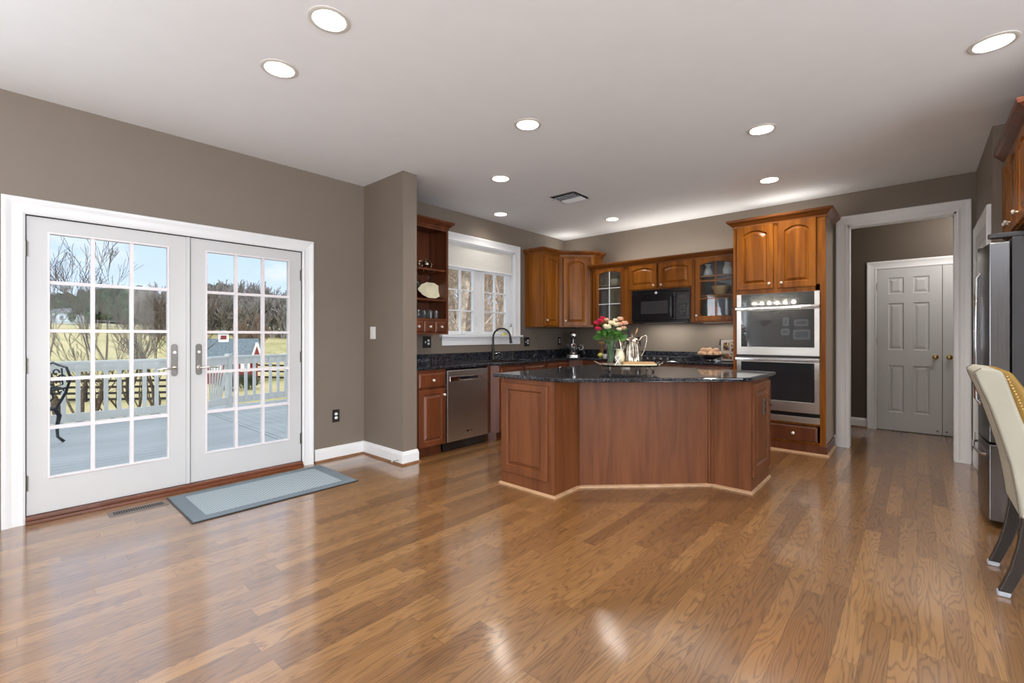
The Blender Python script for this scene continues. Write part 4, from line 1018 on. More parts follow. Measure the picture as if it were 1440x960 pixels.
link('face_frame', frame_ring(B(), (0, W_, 0, .60), (.03, W_-.03, .03, .54), -.016, 0), M['cherry'], fc)
for k in range(3):
    a = .010+k*.34; panel(fc, a, a+.32, .01, .55, M['cherry'], rise=.045, y=-.016, kn=((a+.29) if k == 0 else a+.03, .075), stile=.055)
link('crown', molding(B(), [(0, -.016), (W_, -.016), (W_, .62)], [(o*1.2, z*1.25+.625) for o, z in CROWN]), M['cherry_dark'], fc)

# ------------------------------------------------------------------ cabinet lighting
def strip(x, y, z, w_, d, watts, up, label, rz=0, col=(1, .95, .87)):
    r = thing('light_strip', label, 'strip light', (x, y, z), rz)
    link('housing', box(B(), -w_/2, w_/2, -d/2-.005, d/2+.005, -.008 if up else .001, -.001 if up else .008), M['whiteplastic'], r)
    l = bpy.data.lights.new('lamp_light', 'AREA'); l.shape = 'RECTANGLE'; l.size = w_; l.size_y = d; l.energy = watts; l.color = col
    o = bpy.data.objects.new('lamp_light', l); C.objects.link(o); o.parent = r; o.location = (0, 0, .004 if up else -.003); o.rotation_euler = (PI if up else 0, 0, 0)
    return r
# unseen strips added on cabinet tops to lift the ceiling; lights under microwave and cabinet
strip(-2.5, 6.0, UZ+UH+.012, 1.7, .05, 5.5, True, 'added unseen light strip on top of the back wall cabinets')
strip(-1.14, 5.93, 2.502, .7, .05, 1.6, True, 'added unseen light strip on top of the oven cabinet')
strip(-4.10, 5.90, UT+.012, .3, .05, 1.3, True, 'added unseen light strip on top of the corner cabinets')
strip(-2.55, 5.98, 1.402, .55, .05, 3.2, False, 'surface light under the microwave')
strip(-1.86, 6.03, 1.389, .38, .03, 1.6, False, 'LED strip under the right glass cabinet')

# ------------------------------------------------------------------ small things
def plate(loc, rz, label, cat, w_, h_, kind, black=True, group=None):
    r = thing(cat.replace(' ', '_'), label, cat, loc, rz, group)
    p = link('cover_plate', box(B(), -w_/2, w_/2, -.006, 0, -h_/2, h_/2), M['satinblack'] if black else M['whiteplastic'], r, bevel=.002)
    if kind == 'outlet' or kind == 'double':
        xs_ = [0] if kind == 'outlet' else [.023]
        for x in xs_:
            for z in (-.019, .019): link('socket', lathe(B(), [(.0165, 0), (.0165, .003), (0, .003)], T(x, -.006, z) @ FRONT @ Matrix.Diagonal((1, .85, 1, 1)), 20), M['whiteplastic'], p)
    if kind == 'double': link('toggle', box(B(), -.028, -.018, -.014, -.005, -.012, .012), M['whiteplastic'], p, bevel=.002)
    if kind == 'rocker': link('rocker', box(B(), -.016, .016, -.010, -.005, -.033, .033), M['whiteplastic'], p, bevel=.002)
    return r
plate((XA+.0005, 2.23, .43), PI/2, 'black outlet plate with two white sockets low on wall right of glass doors', 'wall outlet', .075, .125, 'outlet')
plate((-4.17, 2.5395, 1.26), 0, 'white rocker light switch on the partition wall', 'light switch', .095, .125, 'rocker', False)
plate((XA+.0005, 3.36, 1.155), PI/2, 'black outlet and switch plate beneath the open shelf cabinet', 'wall outlet', .125, .135, 'double')
plate((XA+.0005, 5.21, 1.14), PI/2, 'black outlet and switch plate just right of the kitchen window sill', 'wall outlet', .12, .135, 'double')
plate((XA+.0005, 6.04, 1.145), PI/2, 'black outlet plate on the wall left of the stand mixer', 'wall outlet', .08, .125, 'outlet')
plate((-3.05, YB-.0005, 1.15), 0, 'black outlet plate on back wall left of the coffee pot', 'wall outlet', .08, .125, 'outlet')

# --- door mat and floor register
rg = thing('door_mat', 'grey-blue woven door mat with darker border in front of the glass doors', 'door mat', (-4.235, .830, 0), 0)
link('mat_backing', box(B(), 0, .700, 0, 1.185, .001, .006), M['satinblack'], rg)
link('border', frame_ring(B(), (.008, .692, .008, 1.177), (.085, .615, .10, 1.085), -.0095, -.006, Matrix(((1, 0, 0, 0), (0, 0, 1, 0), (0, -1, 0, 0), (0, 0, 0, 1)))), M['rugborder'], rg)
link('woven_field', box(B(), .085, .615, .10, 1.085, .006, .0088), M['rug'], rg)
fv = thing('floor_register', 'metal slotted floor register beside the mat at the glass doors', 'floor vent', (-4.195, .490, 0), 0)
link('plate', frame_ring(B(), (0, .12, 0, .325), (.022, .098, .02, .305), -.0045, -.0005, Matrix(((1, 0, 0, 0), (0, 0, 1, 0), (0, -1, 0, 0), (0, 0, 0, 1)))), M['ventmetal'], fv)
link('duct_shade', box(B(), .022, .098, .02, .305, .0006, .0012), M['vent'], fv)  # flat black sheet stands for the shade below the slots
bm = B()
for k in range(22): box(bm, .022, .098, .022+k*.0131, .0262+k*.0131, .0012, .004)
link('grille', bm, M['ventmetal'], fv)
# --- contents of the open shelf cabinet
def handle_loop(bm, x, z0, z1, out, r=.003, m=None, seg=8):
    return tube(bm, [(x, 0, z0), (x+out*.7, 0, z0+(z1-z0)*.1), (x+out, 0, (z0+z1)/2), (x+out*.8, 0, z1-(z1-z0)*.05), (x, 0, z1)], r, seg, m)
sp = thing('silver_sugar_bowl', 'tarnished silver two-handled lidded pot on the top open shelf', 'sugar bowl', (-4.17, 3.205, 1.977), PI/2)
link('body', lathe(B(), [(.03, 0), (.035, .005), (.022, .014), (.045, .03), (.058, .055), (.052, .08), (.040, .092), (.043, .096)], None, 24), M['silver'], sp, smooth=True)
link('lid', lathe(B(), [(.042, .097), (.034, .108), (.012, .116), (.006, .124), (.010, .132), (0, .14)], None, 20), M['silver'], sp, smooth=True)
for s in (-1, 1): link('handle', handle_loop(B(), s*.045, .035, .095, s*.045, .004), M['silver'], sp, smooth=True)
def platter(loc, rz, label, s=1, tilt=.20):
    r = thing('serving_platter', label, 'platter', loc, rz, 'cream china on the open shelf')
    bm = B(); n = 64; prev = None
    for rr_, y in ((0, .012), (.55, .012), (.68, .006), (1, -.006), (1.0, -.001), (.68, .012), (0, .018)):
        ring = []
        for k in range(n):
            a = 2*PI*k/n; sc_ = 1+.025*math.cos(10*a)*(rr_ > .9)+.12*max(0, abs(math.cos(a))-.90)/.10*(rr_ > .9)
            ring.append((.150*s*rr_*sc_*math.cos(a), y, .092*s+.088*s*rr_*sc_*math.sin(a)))
        mm = R(-tilt, 'X')
        cur = V(bm, ring, mm) if rr_ else V(bm, [(0, y, .092*s)], mm)
        if prev:
            for k in range(n):
                j = (k+1) % n
                if len(prev) == 1: F(bm, [prev[0], cur[k], cur[j]])
                elif len(cur) == 1: F(bm, [prev[k], prev[j], cur[0]])
                else: F(bm, [prev[k], prev[j], cur[j], cur[k]])
        prev = cur
    link('dish', bm, M['cream'], r, smooth=True)
    return r
platter((-4.13, 3.265, 1.652), PI/2, 'scalloped cream china platter standing on the middle open shelf', 1.06)
platter((-4.23, 2.885, 1.652), PI/2, 'second cream china dish half hidden behind the partition wall edge', .85)
g0 = thing('glass_tumbler', 'clear glass tumbler in the row on lowest open shelf', 'drinking glass', (-4.10, 3.30, 1.401), 0, 'tumblers on the lowest open shelf')
link('glass', lathe(B(), [(.030, 0), (.038, .115), (.0365, .115), (.029, .006), (0, .006)], None, 20, cap=False), M['glass'], g0, smooth=True)
for k in range(1, 6): dup(g0, (-4.10, 3.30-.082*k, 1.401))
for k in range(5): dup(g0, (-4.20, 3.26-.082*k, 1.401), label='clear glass tumbler in the second row on the lowest open shelf', group='tumblers in the second row')
s0 = thing('hanging_wine_glass', 'wine glass hanging upside down beneath the top open shelf', 'wine glass', (-4.23, 3.30, 1.948), 0, 'stemware hanging in the open cabinet')
link('glass', lathe(B(), [(.034, 0), (.034, -.002), (.006, -.006), (.004, -.06), (.008, -.075), (.034, -.10), (.038, -.13), (.032, -.165), (.031, -.165), (.036, -.13), (.006, -.08), (0, -.078)], None, 18, cap=False), M['glass'], s0, smooth=True)
for k in range(1, 4): dup(s0, (-4.23, 3.30-.14*k, 1.948))
# --- window sill
bt = thing('pump_bottle', 'white soap bottle with pump at right end of kitchen window sill', 'bottle', (-4.372, 4.885, WZ0+.003))
link('bottle', lathe(B(), [(.028, 0), (.030, .01), (.030, .085), (.018, .105), (.012, .112), (.012, .12)], None, 20), M['white'], bt, smooth=True)
link('pump', tube(lathe(B(), [(.013, .12), (.013, .135), (.004, .137), (.004, .155)], None, 14), [(0, 0, .157), (.02, -.01, .160), (.035, -.02, .152)], .005, 8), M['pewter'], bt, smooth=True)
jr = thing('bud_vase', 'small clear glass jar with tiny white blossoms on the kitchen window sill', 'vase', (-4.375, 4.775, WZ0+.003))
link('jar', lathe(B(), [(.022, 0), (.026, .01), (.026, .05), (.016, .07), (.018, .08), (.0165, .08), (.0145, .07), (.0245, .05), (.0245, .012), (0, .004)], None, 18, cap=False), M['glass'], jr, smooth=True)
bm = B()
for k in range(5): a = k*1.3; tube(bm, [(0, 0, .01), (.006*math.cos(a), .006*math.sin(a), .08), (.025*math.cos(a), .025*math.sin(a), .115+.012*k)], .0012, 5)
tw = link('sprig', bm, M['stem'], jr)
bm = B()
for k in range(5): a = k*1.3; ball(bm, (.025*math.cos(a), .025*math.sin(a), .118+.012*k), .010, sub=1, noise=.15)
link('blossom', bm, M['white'], jr)
ye = thing('sponge', 'yellow sponge at the right end of the window sill behind the faucet', 'sponge', (-4.33, 4.70, WZ0+.003))
link('foam', box(B(), -.02, .02, -.035, .035, 0, .028), M['yellow'], ye, bevel=.005)

# --- stand mixer
mxr = thing('stand_mixer', 'silver stand mixer with steel bowl in the back corner of the worktop', 'stand mixer', (-4.03, 5.96, .9145), math.radians(38))
bm = B(); prism(bm, [(x, y) for x, y in rr(.10, .16, .06, 5)], 0, .022); link('base', bm, M['nickel'], mxr, bevel=.004)
bm = B(); tube(bm, [(0, .10, .02), (0, .11, .10), (0, .10, .20), (0, .07, .27)], [.055, .048, .042, .050], 16); link('column', bm, M['nickel'], mxr, smooth=True)
bm = B(); tube(bm, [(0, .13, .315), (0, .11, .32), (0, .02, .325), (0, -.09, .325), (0, -.14, .32), (0, -.155, .318)], [.02, .055, .062, .058, .042, .015], 18); link('motor_head', bm, M['nickel'], mxr, smooth=True)
hb = link('attachment_hub', lathe(B(), [(.022, 0), (.022, .015), (.006, .018)], T(0, -.150, .32) @ FRONT, 18), M['chrome'], mxr, smooth=True)
link('bowl', lathe(B(), [(.05, .024), (.055, .03), (.085, .07), (.102, .13), (.106, .185), (.110, .187), (.104, .19), (.098, .13), (.06, .05), (0, .045)], T(0, -.06, 0), 28, cap=False), M['chrome'], mxr, smooth=True)
link('bowl_handle', tube(B(), [(.10, -.06, .17), (.15, -.06, .165), (.155, -.06, .11), (.10, -.06, .09)], .008, 8), M['chrome'], mxr, smooth=True)
link('beater_shaft', tube(B(), [(0, -.06, .28), (0, -.06, .12)], [.018, .010], 10), M['chrome'], mxr, smooth=True)
link('speed_knob', lathe(B(), [(.012, 0), (.012, .012), (0, .014)], T(-.058, .05, .315) @ R(-PI/2, 'Y'), 12), M['satinblack'], mxr)

# --- footed tray with vase of flowers, coffee pot, creamer and board (set square to the camera side of the island)
TR = math.radians(38)
def on(x, y): return (-1.935+x*math.cos(TR)-y*math.sin(TR), 3.745+x*math.sin(TR)+y*math.cos(TR))
ty = thing('footed_tray', 'footed silver serving tray with scrolled handles on the island top', 'tray', (-1.935, 3.745, .9155), TR)
bm = B(); oval = [(math.copysign(abs(math.cos(a))**.6, math.cos(a)), math.copysign(abs(math.sin(a))**.6, math.sin(a))) for a in [2*PI*k/40 for k in range(40)]]
rings = [V(bm, [(x*a, y*b_, z) for x, y in oval]) for a, b_, z in ((.215, .135, .040), (.25, .17, .046), (.262, .182, .060), (.255, .176, .061), (.240, .160, .048), (.21, .13, .045))]
for p, q in zip(rings, rings[1:]): bridge(bm, p, q)
F(bm, rings[0]); F(bm, rings[-1]); link('plate', bm, M['silver'], ty, smooth=True)
for s in (-1, 1): link('handle', tube(B(), [(s*.250, -.06, .058), (s*.285, -.055, .072), (s*.300, 0, .082), (s*.285, .055, .072), (s*.250, .06, .058)], [.007, .006, .008, .006, .007], 8), M['silver'], ty, smooth=True)
for sx in (-1, 1):
    for sy in (-1, 1): link('foot', tube(B(), [(sx*.17, sy*.10, .042), (sx*.185, sy*.11, .030), (sx*.180, sy*.108, .014), (sx*.195, sy*.118, .003)], [.009, .006, .005, .009], 8), M['pewter'], ty, smooth=True)
TZ = .9155+.046
x, y = on(-.165, -.03)
vs_ = thing('flower_vase', 'tall flared clear glass vase holding the bouquet on the tray', 'vase', (x, y, TZ))
link('glass', lathe(B(), [(.034, 0), (.036, .004), (.026, .014), (.024, .03), (.034, .12), (.052, .225), (.050, .225), (.032, .12), (.021, .034), (0, .028)], None, 28, cap=False), M['glass'], vs_, smooth=True)
link('water', lathe(B(), [(0, .030), (.0205, .035), (.0315, .12), (.040, .165), (0, .165)], None, 24, cap=False), M['glass'], vs_, smooth=True)
VX, VY = x, y
CAMR = Vector((math.cos(YAW), math.sin(YAW), 0)); CAMF = Vector((-math.sin(YAW), math.cos(YAW), 0))
def bloom(bm, c, r, n=4):
    ball(bm, c, r*.45, sub=2, s=(1, 1, .9))
    for k in range(n*3):
        lay = k//5; a = k*2.4; rad = r*(.30+.17*lay); tilt = .35+.35*lay
        m = T(*c) @ R(a) @ T(rad, 0, r*(.15-.12*lay)) @ R(tilt, 'Y') @ Matrix.Diagonal((r*.12, r*.46, r*.48, 1))
        bmesh.ops.create_icosphere(bm, subdivisions=2, radius=1, matrix=m)
def flower(kind, dx, dz, dy, r, material, label, leaf=False, group=None):
    """dx, dz across/up from the vase mouth, dy towards the back"""
    mouth = Vector((VX, VY, TZ+.215)); head = mouth+CAMR*dx+CAMF*dy+Vector((0, 0, dz))
    root = thing(kind, label, 'flower', (VX, VY, TZ+.04), 0, group)
    o_ = Vector((VX, VY, TZ+.04)); h_ = head-o_; r *= 1.3; mo = mouth-o_+CAMR*dx*.22+CAMF*dy*.22
    link('stem', tube(B(), [Vector((random.uniform(-.008, .008), random.uniform(-.008, .008), 0)), mo, mo.lerp(h_, .55)+Vector((0, 0, .012)), h_], .0018, 6), M['stem'], root)
    bm = B(); bloom(bm, h_, r); link('bloom', bm, material, root, smooth=True)
    if leaf:
        bm = B(); s = random.choice((-1, 1)); q = mo.lerp(h_, .45)
        for k in range(2):
            d = (CAMR*(s if k else -s)*random.uniform(.5, 1)+CAMF*random.uniform(-.8, .4)+Vector((0, 0, random.uniform(-.2, .5)))).normalized(); n_ = d.orthogonal().normalized(); b2 = d.cross(n_)
            L_ = .055
            c_ = [q+d*L_*t+b2*L_*wd*sg+n_*(.004*math.sin(t*3)) for sg in (1, -1) for t, wd in ((0, .02), (.3, .28), (.6, .30), (.9, .12))]
            v = V(bm, c_); tp = V(bm, [q+d*L_*1.05])[0]
            for a in range(3): F(bm, [v[a], v[a+1], v[5+a], v[4+a]])
            F(bm, [v[3], tp, v[7]])
        lf = link('leaf', bm, M['leaf'], root); md = lf.modifiers.new('t', 'SOLIDIFY'); md.thickness = .0008
    return root
FL = [('rose', -.125, .165, .00, .030, 'rose', 'crimson rose leaning far left in the bouquet, upper one'),
      ('rose', -.095, .185, -.02, .028, 'rose', 'crimson rose at the top left of the bouquet'),
      ('rose', -.118, .115, -.02, .028, 'rose', 'crimson rose lowest at the left of the bouquet'),
      ('rose', -.070, .210, .02, .024, 'rose', 'small crimson rose highest on the left of the bouquet'),
      ('rose', -.045, .130, -.06, .036, 'pcream', 'large cream rose facing front left of the bouquet'),
      ('rose', .000, .165, -.04, .032, 'pcream', 'cream rose top centre of the bouquet'),
      ('rose', .035, .150, -.05, .028, 'pcream', 'pale yellow rose right of centre in the bouquet'),
      ('rose', -.035, .195, .03, .026, 'peach', 'pink rose behind the big cream one'),
      ('carnation', .090, .205, .01, .026, 'peach', 'peach carnation highest on the right of the bouquet'),
      ('carnation', .125, .165, .00, .030, 'peach', 'peach carnation at the far right of the bouquet'),
      ('carnation', .110, .120, -.02, .027, 'peach', 'peach carnation lowest at the right of the bouquet'),
      ('carnation', .070, .155, -.03, .026, 'peach', 'peach carnation between yellow rose and far right one'),
      ('carnation', .065, .110, -.04, .024, 'pcream', 'pale carnation low on the right front of the bouquet'),
      ('rose', .050, .190, .03, .026, 'pcream', 'cream rose at back right top of the bouquet'),
      ('dried_flower', -.085, -.015, .00, .024, 'brown', 'drooping dried brown flower at left of the vase mouth')]
for i, f_ in enumerate(FL): flower(f_[0], f_[1], f_[2], f_[3], f_[4], M[f_[5]], f_[6], True, 'flowers in the glass vase')
gr = thing('greenery_sprig', 'leafy green foliage spray filling out the bouquet', 'foliage', (VX, VY, TZ+.04)); gr['kind'] = 'stuff'
bm = B(); st = B()
for k in range(85):
    a = random.uniform(0, 2*PI); el_ = random.uniform(.05, 1.2); rr_ = random.uniform(.03, .12)
    q = Vector((math.cos(a)*math.cos(el_)*rr_, math.sin(a)*math.cos(el_)*rr_, .175+.07*random.random()+rr_*.6*math.sin(el_)))
    if k == 0: q = -CAMR*.085+Vector((0, 0, .205))
    d = Vector((math.cos(a), math.sin(a), random.uniform(-.3, .7))).normalized()
    if k == 0: d = (-CAMR+Vector((0, 0, .1))).normalized()
    n_ = d.orthogonal().normalized(); n_ = Matrix.Rotation(random.uniform(0, PI), 3, d) @ n_; b2 = d.cross(n_); L_ = random.uniform(.03, .055) if k else .075
    v = V(bm, [q+d*L_*t+b2*L_*wd*sg for sg in (1, -1) for t, wd in ((0, .03), (.3, .26), (.6, .28), (.9, .10))]); tp = V(bm, [q+d*L_*1.05])[0]
    for c_ in range(3): F(bm, [v[c_], v[c_+1], v[5+c_], v[4+c_]])
    F(bm, [v[3], tp, v[7]])
    if k % 9 == 0: tube(st, [(0, 0, .01), Vector((0, 0, .16))+q*.08, q], .0016, 5)
lf = link('leaves', bm, M['leaf'], gr); md = lf.modifiers.new('t', 'SOLIDIFY'); md.thickness = .0008
link('stems', st, M['stem'], gr)
x, y = on(-.106, -.056)
rb = thing('ribbon_bow', 'looped white ribbon bow standing on the tray right of the vase', 'ribbon', (x, y, TZ), TR)
link('loops', tube(B(), [(-.024, 0, .006), (0, .0, .045), (.022, 0, .080), (.0, 0, .092), (-.022, 0, .080), (0, 0, .045), (.026, 0, .006)], .0045, 8, flat=1.0), M['ribbon'], rb, smooth=True)
x, y = on(.045, .075)
cp_ = thing('coffee_pot', 'tall fluted silver coffee pot with curved handle on the tray', 'coffee pot', (x, y, TZ), math.radians(40))
bm = B(); n = 72; prof = [(.088, 0), (.092, .008), (.086, .016), (.087, .03), (.082, .09), (.072, .16), (.063, .205), (.060, .215), (.066, .222), (.066, .232)]
rings = []
for i, (r_, z) in enumerate(prof):
    fl_ = .09 if 3 <= i <= 6 else 0
    rings.append(V(bm, [(r_*(1+fl_*abs(math.sin(11*t_))-fl_/2)*math.cos(t_), r_*(1+fl_*abs(math.sin(11*t_))-fl_/2)*math.sin(t_), z) for t_ in [2*PI*k/n for k in range(n)]]))
for p, q in zip(rings, rings[1:]): bridge(bm, p, q)
F(bm, rings[0]); F(bm, rings[-1]); link('body', bm, M['silver'], cp_, smooth=True)
link('lid', lathe(B(), [(.064, .232), (.055, .246), (.030, .256), (.010, .260), (.008, .270), (.013, .280), (0, .288)], None, 28), M['silver'], cp_, smooth=True)
link('handle', tube(B(), [(.064, 0, .222), (.085, 0, .255), (.120, 0, .270), (.133, 0, .266), (.130, 0, .21), (.114, 0, .14), (.088, 0, .085)], [.005, .006, .007, .007, .006, .005, .004], 10), M['silver'], cp_, smooth=True)
link('spout', tube(B(), [(-.070, 0, .10), (-.100, 0, .14), (-.105, 0, .20), (-.125, 0, .235), (-.140, 0, .238)], [.020, .017, .012, .010, .008], 12), M['silver'], cp_, smooth=True)
x, y = on(-.080, .0)
cr2 = thing('milk_jug', 'small cream and silver milk jug between the vase and the coffee pot', 'jug', (x, y, TZ), TR+PI/2)
link('body', lathe(B(), [(.030, 0), (.032, .006), (.022, .016), (.042, .045), (.046, .075), (.036, .115), (.032, .135), (.038, .150), (.036, .150), (.030, .135), (0, .12)], None, 24, cap=False), M['cream'], cr2, smooth=True)
link('handle', tube(B(), [(.032, 0, .13), (.06, 0, .145), (.07, 0, .11), (.045, 0, .07)], .005, 8), M['silver'], cr2, smooth=True)
x, y = on(.070, -.075)
bd = thing('wooden_board', 'honey wood board lying on the front of the tray, topmost of the two slabs', 'board', (x, y, TZ+.021), TR)
link('board', box(B(), -.135, .135, -.042, .042, 0, .018), M['board'], bd, bevel=.003)
bk = thing('cream_board', 'pale cream slab under the honey wood board on the tray', 'board', (x, y, TZ+.001), TR)
link('slab', box(B(), -.140, .150, -.048, .045, 0, .019), M['cream'], bk, bevel=.003)

# --- back worktop bits
uc = thing('utensil_crock', 'white crock with wooden spoons on worktop left of the cooktop', 'utensil holder', (-3.14, 5.98, .9145))
link('crock', lathe(B(), [(.055, 0), (.062, .006), (.064, .15), (.068, .165), (.060, .165), (.056, .01), (0, .01)], None, 24, cap=False), M['white'], uc, smooth=True)
for i, (a, b_, h_) in enumerate(((.16, 0, .42), (.02, .05, .40), (-.06, -.03, .36))):
    s = thing('wooden_spoon', ['wooden spoon leaning to the right in the white crock', 'dark slotted spoon standing upright in white crock', 'wooden spoon leaning left in the white crock'][i], 'spoon', (-3.14, 5.98, .925), 0, 'utensils in the crock')
    m_2 = M['board'] if i != 1 else M['satinblack']
    link('shaft', tube(B(), [(-a*.2, -b_*.2, .002), (a, b_, h_*.8)], .006, 8), m_2, s)
    link('spoon_head', tube(B(), [(a, b_, h_*.8), (a*1.08, b_*1.08, h_*.88), (a*1.18, b_*1.18, h_)], [.008, .026, .010], 12, flat=.35), m_2, s, smooth=True)
lm = thing('lemon', 'yellow lemon on the back worktop seen left of the vase', 'lemon', (-3.478, 5.86, .9145))
link('fruit', ball(B(), (0, 0, .034), .034, s=(1.2, 1, 1)), M['yellow'], lm, smooth=True)
ec = thing('white_cup', 'small white cup on the back worktop beside the lemon', 'cup', (-3.395, 5.84, .9145))
link('cup', lathe(B(), [(.02, 0), (.028, .01), (.032, .05), (.030, .05), (.024, .01), (0, .008)], None, 18, cap=False), M['white'], ec, smooth=True)
sd = thing('spray_bottle', 'small bottle with a label in the corner behind the stand mixer', 'bottle', (-3.60, 6.10, .9145))
link('bottle', lathe(B(), [(.03, 0), (.03, .13), (.012, .16), (.012, .19)], None, 16), M['brown'], sd, smooth=True)
eb = thing('footed_bowl', 'footed dark metal bowl heaped with tan eggs near the ovens', 'bowl', (-1.895, 5.77, .9145))
link('bowl', lathe(B(), [(.065, 0), (.068, .004), (.030, .012), (.028, .025), (.09, .040), (.150, .075), (.158, .088), (.154, .089), (.145, .078), (.088, .046), (0, .036)], None, 32, cap=False), M['pewter'], eb, smooth=True)
ez = []
for lay, (n, rad, z) in enumerate(((10, .112, .098), (6, .062, .118), (5, .080, .138), (1, .0, .142))):
    for k in range(n): ez.append((rad*math.cos(2*PI*k/n+lay*.4), rad*math.sin(2*PI*k/n+lay*.4), z))
e0 = None
for (a, b_, z) in ez:
    loc = (-1.895+a, 5.77+b_, .9145+z); lab = 'tan egg heaped in the footed bowl near the ovens'
    if e0 is None:
        e0 = tag(link('egg', ball(B(), (0, 0, 0), .030, s=(1, 1, 1.25)), M['egg'], smooth=True), lab, 'egg', 'eggs in the footed bowl', loc)
        e0.rotation_euler = (1.3, .3, .4)
    else:
        c_ = e0.copy(); C.objects.link(c_); c_.location = loc; c_.rotation_euler = (random.uniform(.8, 1.8), random.uniform(0, 1), random.uniform(0, 6))
cbk = thing('cookbook', 'open illustrated cookbook page propped upright at the oven cabinet side', 'cookbook', (-1.705, 5.93, .9155), math.radians(18))
mt = R(-.28, 'X')
link('stand', box(box(B(), -.11, .11, .012, .020, 0, .22, mt), -.11, .11, -.035, .02, 0, .008), M['satinblack'], cbk)
link('page', box(B(), -.105, .105, .002, .011, .012, .275, mt), M['paper'], cbk)
bm = B()
for k, (a, b_, c_, d_) in enumerate(((-.09, .02, .03, .10), (.01, .09, .13, .25), (-.08, -.01, .14, .24))): box(bm, a, b_, .0005, .0025, c_, d_, mt)
def photomat():
    m, t, b = newmat('mottled_food_photo'); co = t.nodes.new('ShaderNodeTexCoord'); v = nd(t, 'ShaderNodeTexVoronoi', Scale=38.0); t.links.new(co.outputs['Object'], v.inputs['Vector'])
    r = t.nodes.new('ShaderNodeValToRGB'); s_ = t.nodes.new('ShaderNodeSeparateColor'); t.links.new(v.outputs['Color'], s_.inputs[0]); t.links.new(s_.outputs[0], r.inputs[0])
    r.color_ramp.interpolation = 'CONSTANT'; el = r.color_ramp.elements; el[0].color = (.03, .03, .03, 1); el[1].position = .75; el[1].color = (.7, .7, .66, 1)
    for p, c in ((.3, (.35, .22, .04, 1)), (.5, (.25, .30, .33, 1)), (.62, (.45, .10, .04, 1))): q = el.new(p); q.color = c
    t.links.new(r.outputs[0], b.inputs['Base Color']); return m
M['photo'] = photomat(); link('photograph', bm, M['photo'], cbk)
ph = thing('folded_card', 'slim grey card with a dark top leaning beside the cookbook', 'card', (-1.845, 5.99, .9145), math.radians(10))
mt = R(-.18, 'X') @ R(.12, 'Y')
link('card', box(B(), -.04, .04, 0, .012, .005, .20, mt), M['wfence'], ph, bevel=.002); link('dark_top', box(B(), -.042, .042, -.002, .014, .20, .275, mt), M['satinblack'], ph, bevel=.002)
link('white_dot', lathe(B(), [(.012, 0), (.012, .002), (0, .002)], mt @ T(0, -.002, .235) @ FRONT, 14), M['whiteplastic'], ph)
# --- inside the glass cabinets
z = 1.9885
v1 = thing('white_pitcher', 'white handled vase on the top shelf inside right glass cabinet', 'vase', (-2.005, 6.03, z))
link('body', lathe(B(), [(.035, 0), (.052, .02), (.055, .05), (.035, .10), (.022, .125), (.042, .155), (.038, .155), (.018, .125), (0, .10)], None, 24, cap=False), M['white'], v1, smooth=True)
v2 = thing('rooster_pitcher', 'white and red animal-shaped pitcher on the top shelf inside right glass cabinet', 'pitcher', (-1.765, 6.03, z))
link('body', lathe(B(), [(.045, 0), (.058, .03), (.060, .07), (.045, .12), (.035, .14), (.040, .165), (.020, .185), (0, .19)], None, 24), M['white'], v2, smooth=True)
bm = B(); ball(bm, (.045, -.01, .11), .030, s=(.7, .9, 1.5)); ball(bm, (.0, -.04, .175), .018); tube(bm, [(-.025, 0, .17), (-.038, 0, .215)], [.012, .003], 8); tube(bm, [(.025, 0, .17), (.038, 0, .215)], [.012, .003], 8)
link('painted_feathers', bm, mat('pinkish_red_glaze', (.50, .14, .14), .3, var=.3, scale=30), v2, smooth=True)
mb = thing('mixing_bowl', 'banded yellow stoneware mixing bowl on the middle shelf inside right glass cabinet', 'bowl', (-1.845, 6.02, 1.7435))
link('bowl', lathe(B(), [(.05, 0), (.055, .008), (.085, .05), (.098, .085), (.104, .086), (.106, .110), (.098, .110), (.090, .08), (.05, .02), (0, .015)], None, 32, cap=False), mat('buff_stoneware', (.62, .45, .22), .35, var=.06), mb, smooth=True)
def book(x, y, z, w_, d, h_, col, label, tilt=0, rz=0):
    r = thing('book', label, 'book', (x, y, z), rz, 'books inside the right glass cabinet')
    m = R(tilt, 'Y'); cm = mat('cover_'+label.split()[0], col, .5)
    bm = B(); box(bm, 0, .003, 0, d, 0, h_, m); box(bm, w_-.003, w_, 0, d, 0, h_, m); box(bm, .003, w_-.003, 0, .004, 0, h_, m); link('cover', bm, cm, r)
    link('pages', box(B(), .003, w_-.003, .004, d-.004, .003, h_-.004, m), M['paper'], r)
z = UZ+.0185
book(-2.055, 5.99, z, .03, .15, .205, (.05, .05, .04), 'black book, leftmost in the right glass cabinet')
book(-2.020, 5.98, z, .035, .15, .200, (.04, .10, .06), 'green book next to the black one in the glass cabinet')
book(-1.980, 5.98, z, .032, .15, .195, (.42, .07, .04), 'red upright book in the right glass cabinet')
book(-1.925, 5.98, z, .018, .14, .175, (.50, .12, .09), 'thin red book leaning right in the right glass cabinet', tilt=.22)
lb = thing('folded_linen', 'stack of folded white linen on the bottom shelf inside the right glass cabinet', 'linen', (-1.745, 6.02, z))
bm = B(); 
for k in range(3): box(bm, -.105, .105, -.08, .08, .022*k, .022*k+.020)
link('folded_cloth', bm, M['white'], lb, bevel=.008)
bb = thing('stacked_bowls', 'pale bowl on the top shelf inside the left glass cabinet', 'bowl', (-3.33, 6.03, UZ+.576))
link('bowl', lathe(B(), [(.04, 0), (.075, .04), (.09, .085), (.086, .085), (.05, .02), (0, .01)], None, 24, cap=False), M['cream'], bb, smooth=True)

